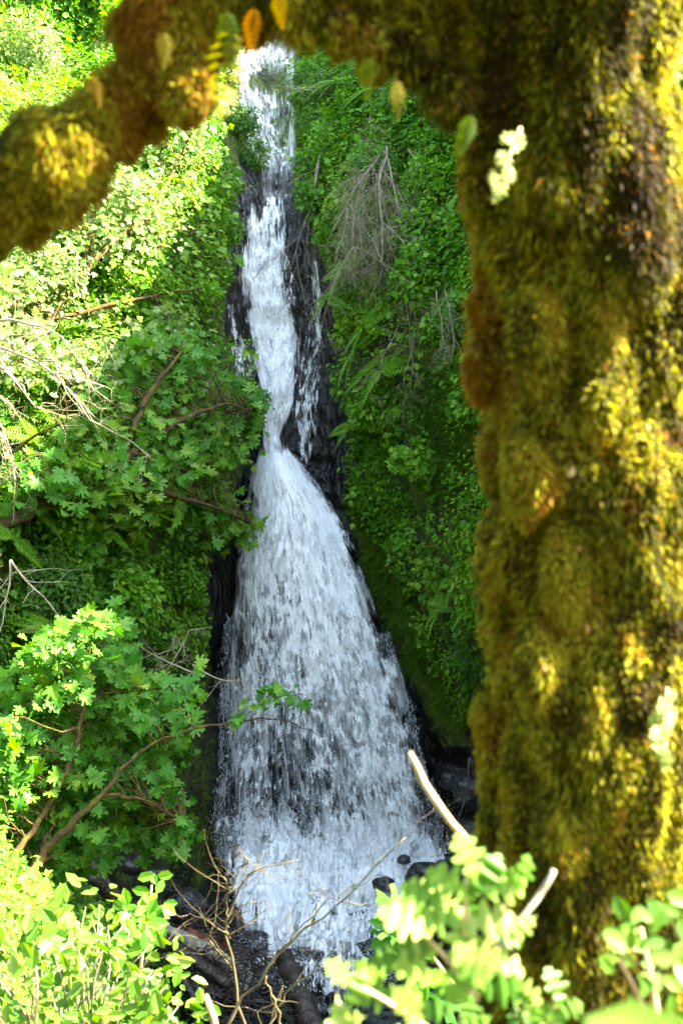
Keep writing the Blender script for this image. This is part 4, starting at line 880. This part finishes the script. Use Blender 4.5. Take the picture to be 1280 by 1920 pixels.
oak_lv += autoleaves([(860, 1740), (900, 1800), (850, 1860), (920, 1880), (780, 1850), (830, 1920), (740, 1900), (700, 1880)], 3, 36, OY, .055)
sprig('oak_sapling', 'sunlit oak sapling with pale lobed leaves before the trunk', 'sapling',
      [[(900, 2250, OY, .006), (890, 2000, OY, .005), (870, 1800, OY, .004), (875, 1640, OY, .002)], [(880, 1900, OY, .004), (930, 1760, OY, .003), (960, 1660, OY, .0015)], [(880, 1850, OY, .003), (800, 1760, OY, .002), (760, 1730, OY, .0015)], [(890, 2000, OY, .004), (760, 1900, OY-.05, .003), (660, 1840, OY-.1, .002)]],
      oak_lv, OAK, 'leaf_oak', rb=.35)
sprig('berry_shrub', 'round leaved green shrub at the foot of the mossy trunk', 'shrub',
      [[(1250, 2200, 1.45, .005), (1230, 1900, 1.45, .004), (1200, 1740, 1.45, .002)], [(1240, 1950, 1.45, .003), (1160, 1800, 1.45, .002)]],
      autoleaves([(1180, 1720), (1170, 1780), (1220, 1790), (1240, 1720), (1210, 1850), (1260, 1850), (1270, 1760)], 7, 26, 1.45, .026)+[(1153, 1760, 1.42, .034, 180, 0), (1165, 1705, 1.42, .03, 120, 0)], OVAL, 'leaf_berry', rb=.45)
sprig('seedling', 'small green lobed seedling low before the trunk', 'seedling', [[(1045, 2150, 1.5, .003), (1040, 1950, 1.5, .002), (1038, 1850, 1.5, .0015)]],
      [(1040, 1860, 1.5, .05, 95, 0), (1015, 1890, 1.5, .035, 160, 0), (1065, 1895, 1.5, .035, 20, 0)]+autoleaves([(1030, 1910), (1060, 1920), (1000, 1920)], 4, 18, 1.5, .03), OAK, 'leaf_berry', rb=.25)
sprig('long_leaf', 'big green blurred leaf blade nearest the lens at the rim', 'leaf', [[(1420, 2150, .8, .003), (1360, 2000, .78, .003), (1290, 1950, .75, .002)]], [(1215, 1955, .72, .07, 152, 0)], OVAL, 'leaf_berry', rb=.1)
sprig('oak_twig', 'bright oak leaves against the shade behind the trunk top', 'branch', [[(1500, -60, 2.3, .006), (1380, 20, 2.3, .004), (1280, 60, 2.3, .002)]],
      [(1262, 30, 2.3, .07, 170, 0), (1255, 85, 2.3, .07, 200, 0), (1268, 130, 2.3, .06, 250, 0), (1285, 60, 2.3, .07, 90, 0), (1240, 10, 2.3, .06, 140, 0), (1280, 10, 2.3, .07, 60, 0), (1290, 110, 2.3, .07, 0, 0)], OAK, 'leaf_oak')
sprig('trunk_sprig', 'bright white leafy sprig catching sun on the upper trunk', 'sprig', [[(975, 240, TD-.18, .002), (955, 290, TD-.2, .002), (935, 350, TD-.22, .001)]],
      autoleaves([(965, 265), (950, 295), (945, 325), (935, 350)], 4, 9, TD-.24, .024, (200, 300), .02), OAK, 'leaf_oak', rb=.95)  # leaf cluster for a light spot, sun's brightness put into its pale tone
sprig('trunk_sprig', 'pale leafy sprig catching sun low on the trunk rim', 'sprig', [[(1250, 1290, TD-.16, .002), (1245, 1340, TD-.18, .002), (1235, 1400, TD-.2, .001)]],
      autoleaves([(1250, 1310), (1240, 1345), (1240, 1380), (1235, 1410)], 4, 11, TD-.2, .026, (200, 300), .02), OAK, 'leaf_oak', rb=.95)  # same palest leaf tone paints the sun on this cluster
sprig('bigleaf_sprig', 'dark green maple leaves peeping behind the oak sapling', 'branch', [[(860, 1860, 5, .008), (800, 1780, 5, .006), (750, 1720, 5, .003)]],
      [(755, 1700, 5, .15, 60, 0), (730, 1735, 5, .14, 190, 0), (770, 1730, 5, .13, 330, 0), (722, 1765, 5, .11, 220, 0), (760, 1790, 5, .12, 250, 0), (840, 1870, 5, .13, 20, 0), (790, 1850, 5, .12, 300, 0)], BIGLEAF, 'leaf_maple', rb=.2, smooth=False)
# licorice ferns hanging from the limb
for (px, py, L, a, lab) in ((432, 50, 120, 264, 'longest licorice fern frond dangling from the arching limb'), (425, 20, 75, 275, 'broad licorice fern frond hanging over the cascade top'), (475, 15, 62, 265, 'orange tinged licorice fern frond below the limb'), (520, -15, 50, 280, 'short licorice fern frond on the thin part of the limb'), (690, 105, 60, 268, 'slim drooping fern frond below the limb near the crook'), (745, 150, 55, 272, 'brownish fern frond hanging from the crook of the tree'), (885, 215, 60, 250, 'small fern frond pressed on the upper trunk'), (170, 140, 46, 285, 'yellowed fern frond on the side of the left limb'), (310, 60, 50, 265, 'orange dead frond on the limb above the stub')):
    Y = TD-.31; P = at(px, py, Y); aa = math.radians(a); root = empty('licorice_fern', P, lab, 'fern', 'small ferns growing on the mossy tree')
    x, y, z = frames(norm(np.array([rng.normal(0, .3), -1, .2]))[None], np.array([[math.cos(aa), 0, math.sin(aa)]])); t = FERNLET[0]*[1.1, 1, 1]
    V, F = instance(t, FERNLET[1], P[None], x, y, z, 1.35*L*K*Y); make('frond', V, F, M['licorice'], root, smooth=False, rnd=np.full(len(V), rng.random()))

def stick(pts, label, m='twigpale', name='stick'):
    q = np.array([np.r_[at(*p[:3]), p[3]] for p in pts]); s = spline(q, 20); s[1:-1, :3] += rng.normal(0, .0006, (18, 3)); c = s[0, :3].copy(); V, F = tube(s[:, :3]-c, s[:, 3], 10, .2)
    o = make(name, V, F, M[m]); o.location = c; tag(o, label, 'stick')
stick([(768, 1412, 2.2, .0042), (790, 1460, 2.2, .0062), (830, 1520, 2.15, .0058), (878, 1582, 2.1, .0062), (930, 1680, 2.05, .007), (1000, 2000, 2.0, .009)], 'long pale peeled stick rising across the foot of the fall')
stick([(1038, 1632, 1.62, .0036), (1015, 1670, 1.62, .0036), (980, 1720, 1.6, .004), (900, 1820, 1.6, .0045), (860, 2200, 1.6, .006)], 'short lichened stick in front of the mossy trunk', 'greybark')
stick([(385, 1868, 2.2, .0042), (398, 1905, 2.2, .005), (420, 2000, 2.2, .006), (450, 2300, 2.1, .007)], 'pale cut stick poking up below the logs')

# sunny bush and sprig, low left, and bare shrub low centre
BY = 5.6
def near_bush():
    root = empty('leafy_bush', at(150, 2050, BY), 'sunlit bush of broad pale leaves growing on the near slope', 'bush'); G = Geo(); B = Geo(); base = at(150, 2150, BY)
    cs = sample_poly([(60, 1790), (120, 1700), (200, 1690), (250, 1740), (300, 1790), (345, 1850), (340, 1960), (-60, 1960), (-60, 1840)], 85)
    for (px, py) in cs:
        c = at(px, py, BY+rng.normal(0, .25)); w = norm(np.array([.25, -.6, .7])+rng.normal(0, .3, 3)); u = norm(np.cross(w, rng.normal(0, 1, 3))); v = np.cross(w, u)
        leaf_spray(G, c, .14, 9, OVAL, .075, (u, v, w), rbias=.4); V, F = tube(twig_path(base, c, 7, .05, .1), np.linspace(.008, .002, 7), 5); B.add(V, F)
    B.build('stems', M['greybark'], root); G.build('foliage', M['leaf_berry'], root, smooth=False)
near_bush()
sprig('leafy_sprig', 'upright green sprig of oval leaves in front of the logs', 'sprig', [[(250, 1960, 6, .01), (268, 1780, 6, .007), (285, 1660, 6, .004)], [(268, 1780, 6, .004), (240, 1700, 6, .002)]],
      autoleaves([(285, 1670), (290, 1700), (265, 1715), (245, 1705), (285, 1735), (300, 1720), (240, 1745), (280, 1760)], 7, 14, 6, .075), OVAL, 'leaf_maple', rb=.6, smooth=False)
sprig('leafy_sprig', 'green sprig of oval leaves rising at the edge of the slope', 'sprig', [[(60, 2000, 5.2, .008), (70, 1850, 5.2, .006), (60, 1740, 5.2, .003)]],
      autoleaves([(60, 1720), (80, 1750), (30, 1800), (20, 1770), (90, 1720)], 5, 22, 5.2, .09), OVAL, 'leaf_berry', rb=.35, smooth=False)
def bare_shrub():
    root = empty('bare_shrub', at(480, 2000, 5.2), 'leafless twiggy shrub spread before the splash pool', 'shrub')
    lines = [[(480, 2000, 5.2, .012), (440, 1820, 5.2, .010), (428, 1720, 5.2, .009), (470, 1640, 5.2, .006), (560, 1612, 5.2, .003)], [(428, 1720, 5.2, .007), (425, 1680, 5.2, .006), (455, 1600, 5.2, .004), (447, 1588, 5.2, .002)], [(462, 1660, 5.2, .004), (458, 1620, 5.2, .003), (462, 1605, 5.2, .002)], [(470, 1640, 5.2, .004), (492, 1600, 5.2, .002)],
             [(400, 1960, 5.0, .011), (520, 1790, 5.0, .009), (640, 1690, 5.0, .006), (760, 1570, 5.0, .003)], [(520, 1790, 5.0, .005), (600, 1700, 5.0, .004), (700, 1640, 5, .002)], [(440, 1820, 5.2, .006), (390, 1770, 5.2, .005), (330, 1750, 5.2, .002)], [(432, 1760, 5.2, .006), (380, 1720, 5.2, .004), (330, 1715, 5.2, .003)],
             [(480, 1960, 5.3, .009), (560, 1840, 5.3, .006), (640, 1790, 5.3, .003)], [(500, 1830, 5.1, .006), (520, 1900, 5.1, .008), (540, 2000, 5.1, .008)], [(430, 1740, 5.2, .005), (450, 1700, 5.2, .004), (500, 1690, 5.2, .002)], [(640, 1690, 5., .004), (720, 1700, 5., .003), (830, 1620, 5., .0015)], [(420, 1690, 5.2, .004), (432, 1660, 5.2, .004), (408, 1640, 5.2, .002)]]
    for L in lines:
        G = Geo(); q = np.array([np.r_[at(*p[:3]), p[3]] for p in L]); s = spline(q, 16); s[1:-1, :3] += rng.normal(0, .006, (14, 3)); V, F = tube(s[:, :3], s[:, 3], 7, .2); G.add(V, F)
        s[:, 3] *= .55
        G = Geo(); V, F = tube(s[:, :3], s[:, 3], 7, .2); G.add(V, F)
        for i in range(4):
            j = rng.integers(3, 15); d = norm(s[j, :3]-s[j-2, :3]+rng.normal(0, .03, 3)*3); twiggy(G, s[j, :3].copy(), norm(d+rng.normal(0, .5, 3)*[1, .5, 1]), rng.uniform(.10, .32), s[j, 3]*.45, 1, -.1, 2, 5)
        G.build('branch', M['shrubtwig'], root)
bare_shrub()

# ------------------------------------------------------------------ light
W = bpy.data.worlds.new('World'); S.world = W; W.use_nodes = True; nt = W.node_tree
SUN_AZ = R(86)     # clockwise from +Y (north) toward +X
SUN_EL = R(45)
sky = nt.nodes.new('ShaderNodeTexSky'); sky.sky_type = 'NISHITA'; sky.sun_disc = False; sky.sun_elevation = SUN_EL; sky.sun_rotation = SUN_AZ
bg = nt.nodes['Background']; bg.inputs[1].default_value = .15; nt.links.new(sky.outputs[0], bg.inputs[0])
sd = bpy.data.lights.new('sun', 'SUN'); sd.energy = 5; sd.angle = R(.5); sd.color = (1, .95, .84)
so = bpy.data.objects.new('sun', sd); COL.objects.link(so)
dv = Vector((math.sin(SUN_AZ)*math.cos(SUN_EL), math.cos(SUN_AZ)*math.cos(SUN_EL), math.sin(SUN_EL)))
so.rotation_euler = dv.to_track_quat('Z', 'Y').to_euler(); so.location = dv*60

cd = bpy.data.cameras.new('camera'); cam = bpy.data.objects.new('camera', cd); COL.objects.link(cam)
cam.rotation_euler = (R(90)+PITCH, 0, 0); cd.sensor_fit = 'VERTICAL'; cd.sensor_height = 36; cd.sensor_width = 24; cd.lens = 50; cd.clip_end = 500; cd.clip_start = .05
cd.dof.use_dof = True; cd.dof.focus_distance = 27; cd.dof.aperture_fstop = 6.8
S.camera = cam
S.view_settings.view_transform = 'Standard'; S.view_settings.look = 'None'; S.view_settings.gamma = 1; S.view_settings.exposure = 3.8
S.view_settings.use_white_balance = True; S.view_settings.white_balance_temperature = 8400; S.view_settings.white_balance_tint = 5
S.render.engine = 'CYCLES'; S.cycles.use_denoising = True; S.cycles.max_bounces = 8; S.cycles.transparent_max_bounces = 24; S.cycles.diffuse_bounces = 4
S.cycles.sample_clamp_indirect = 6
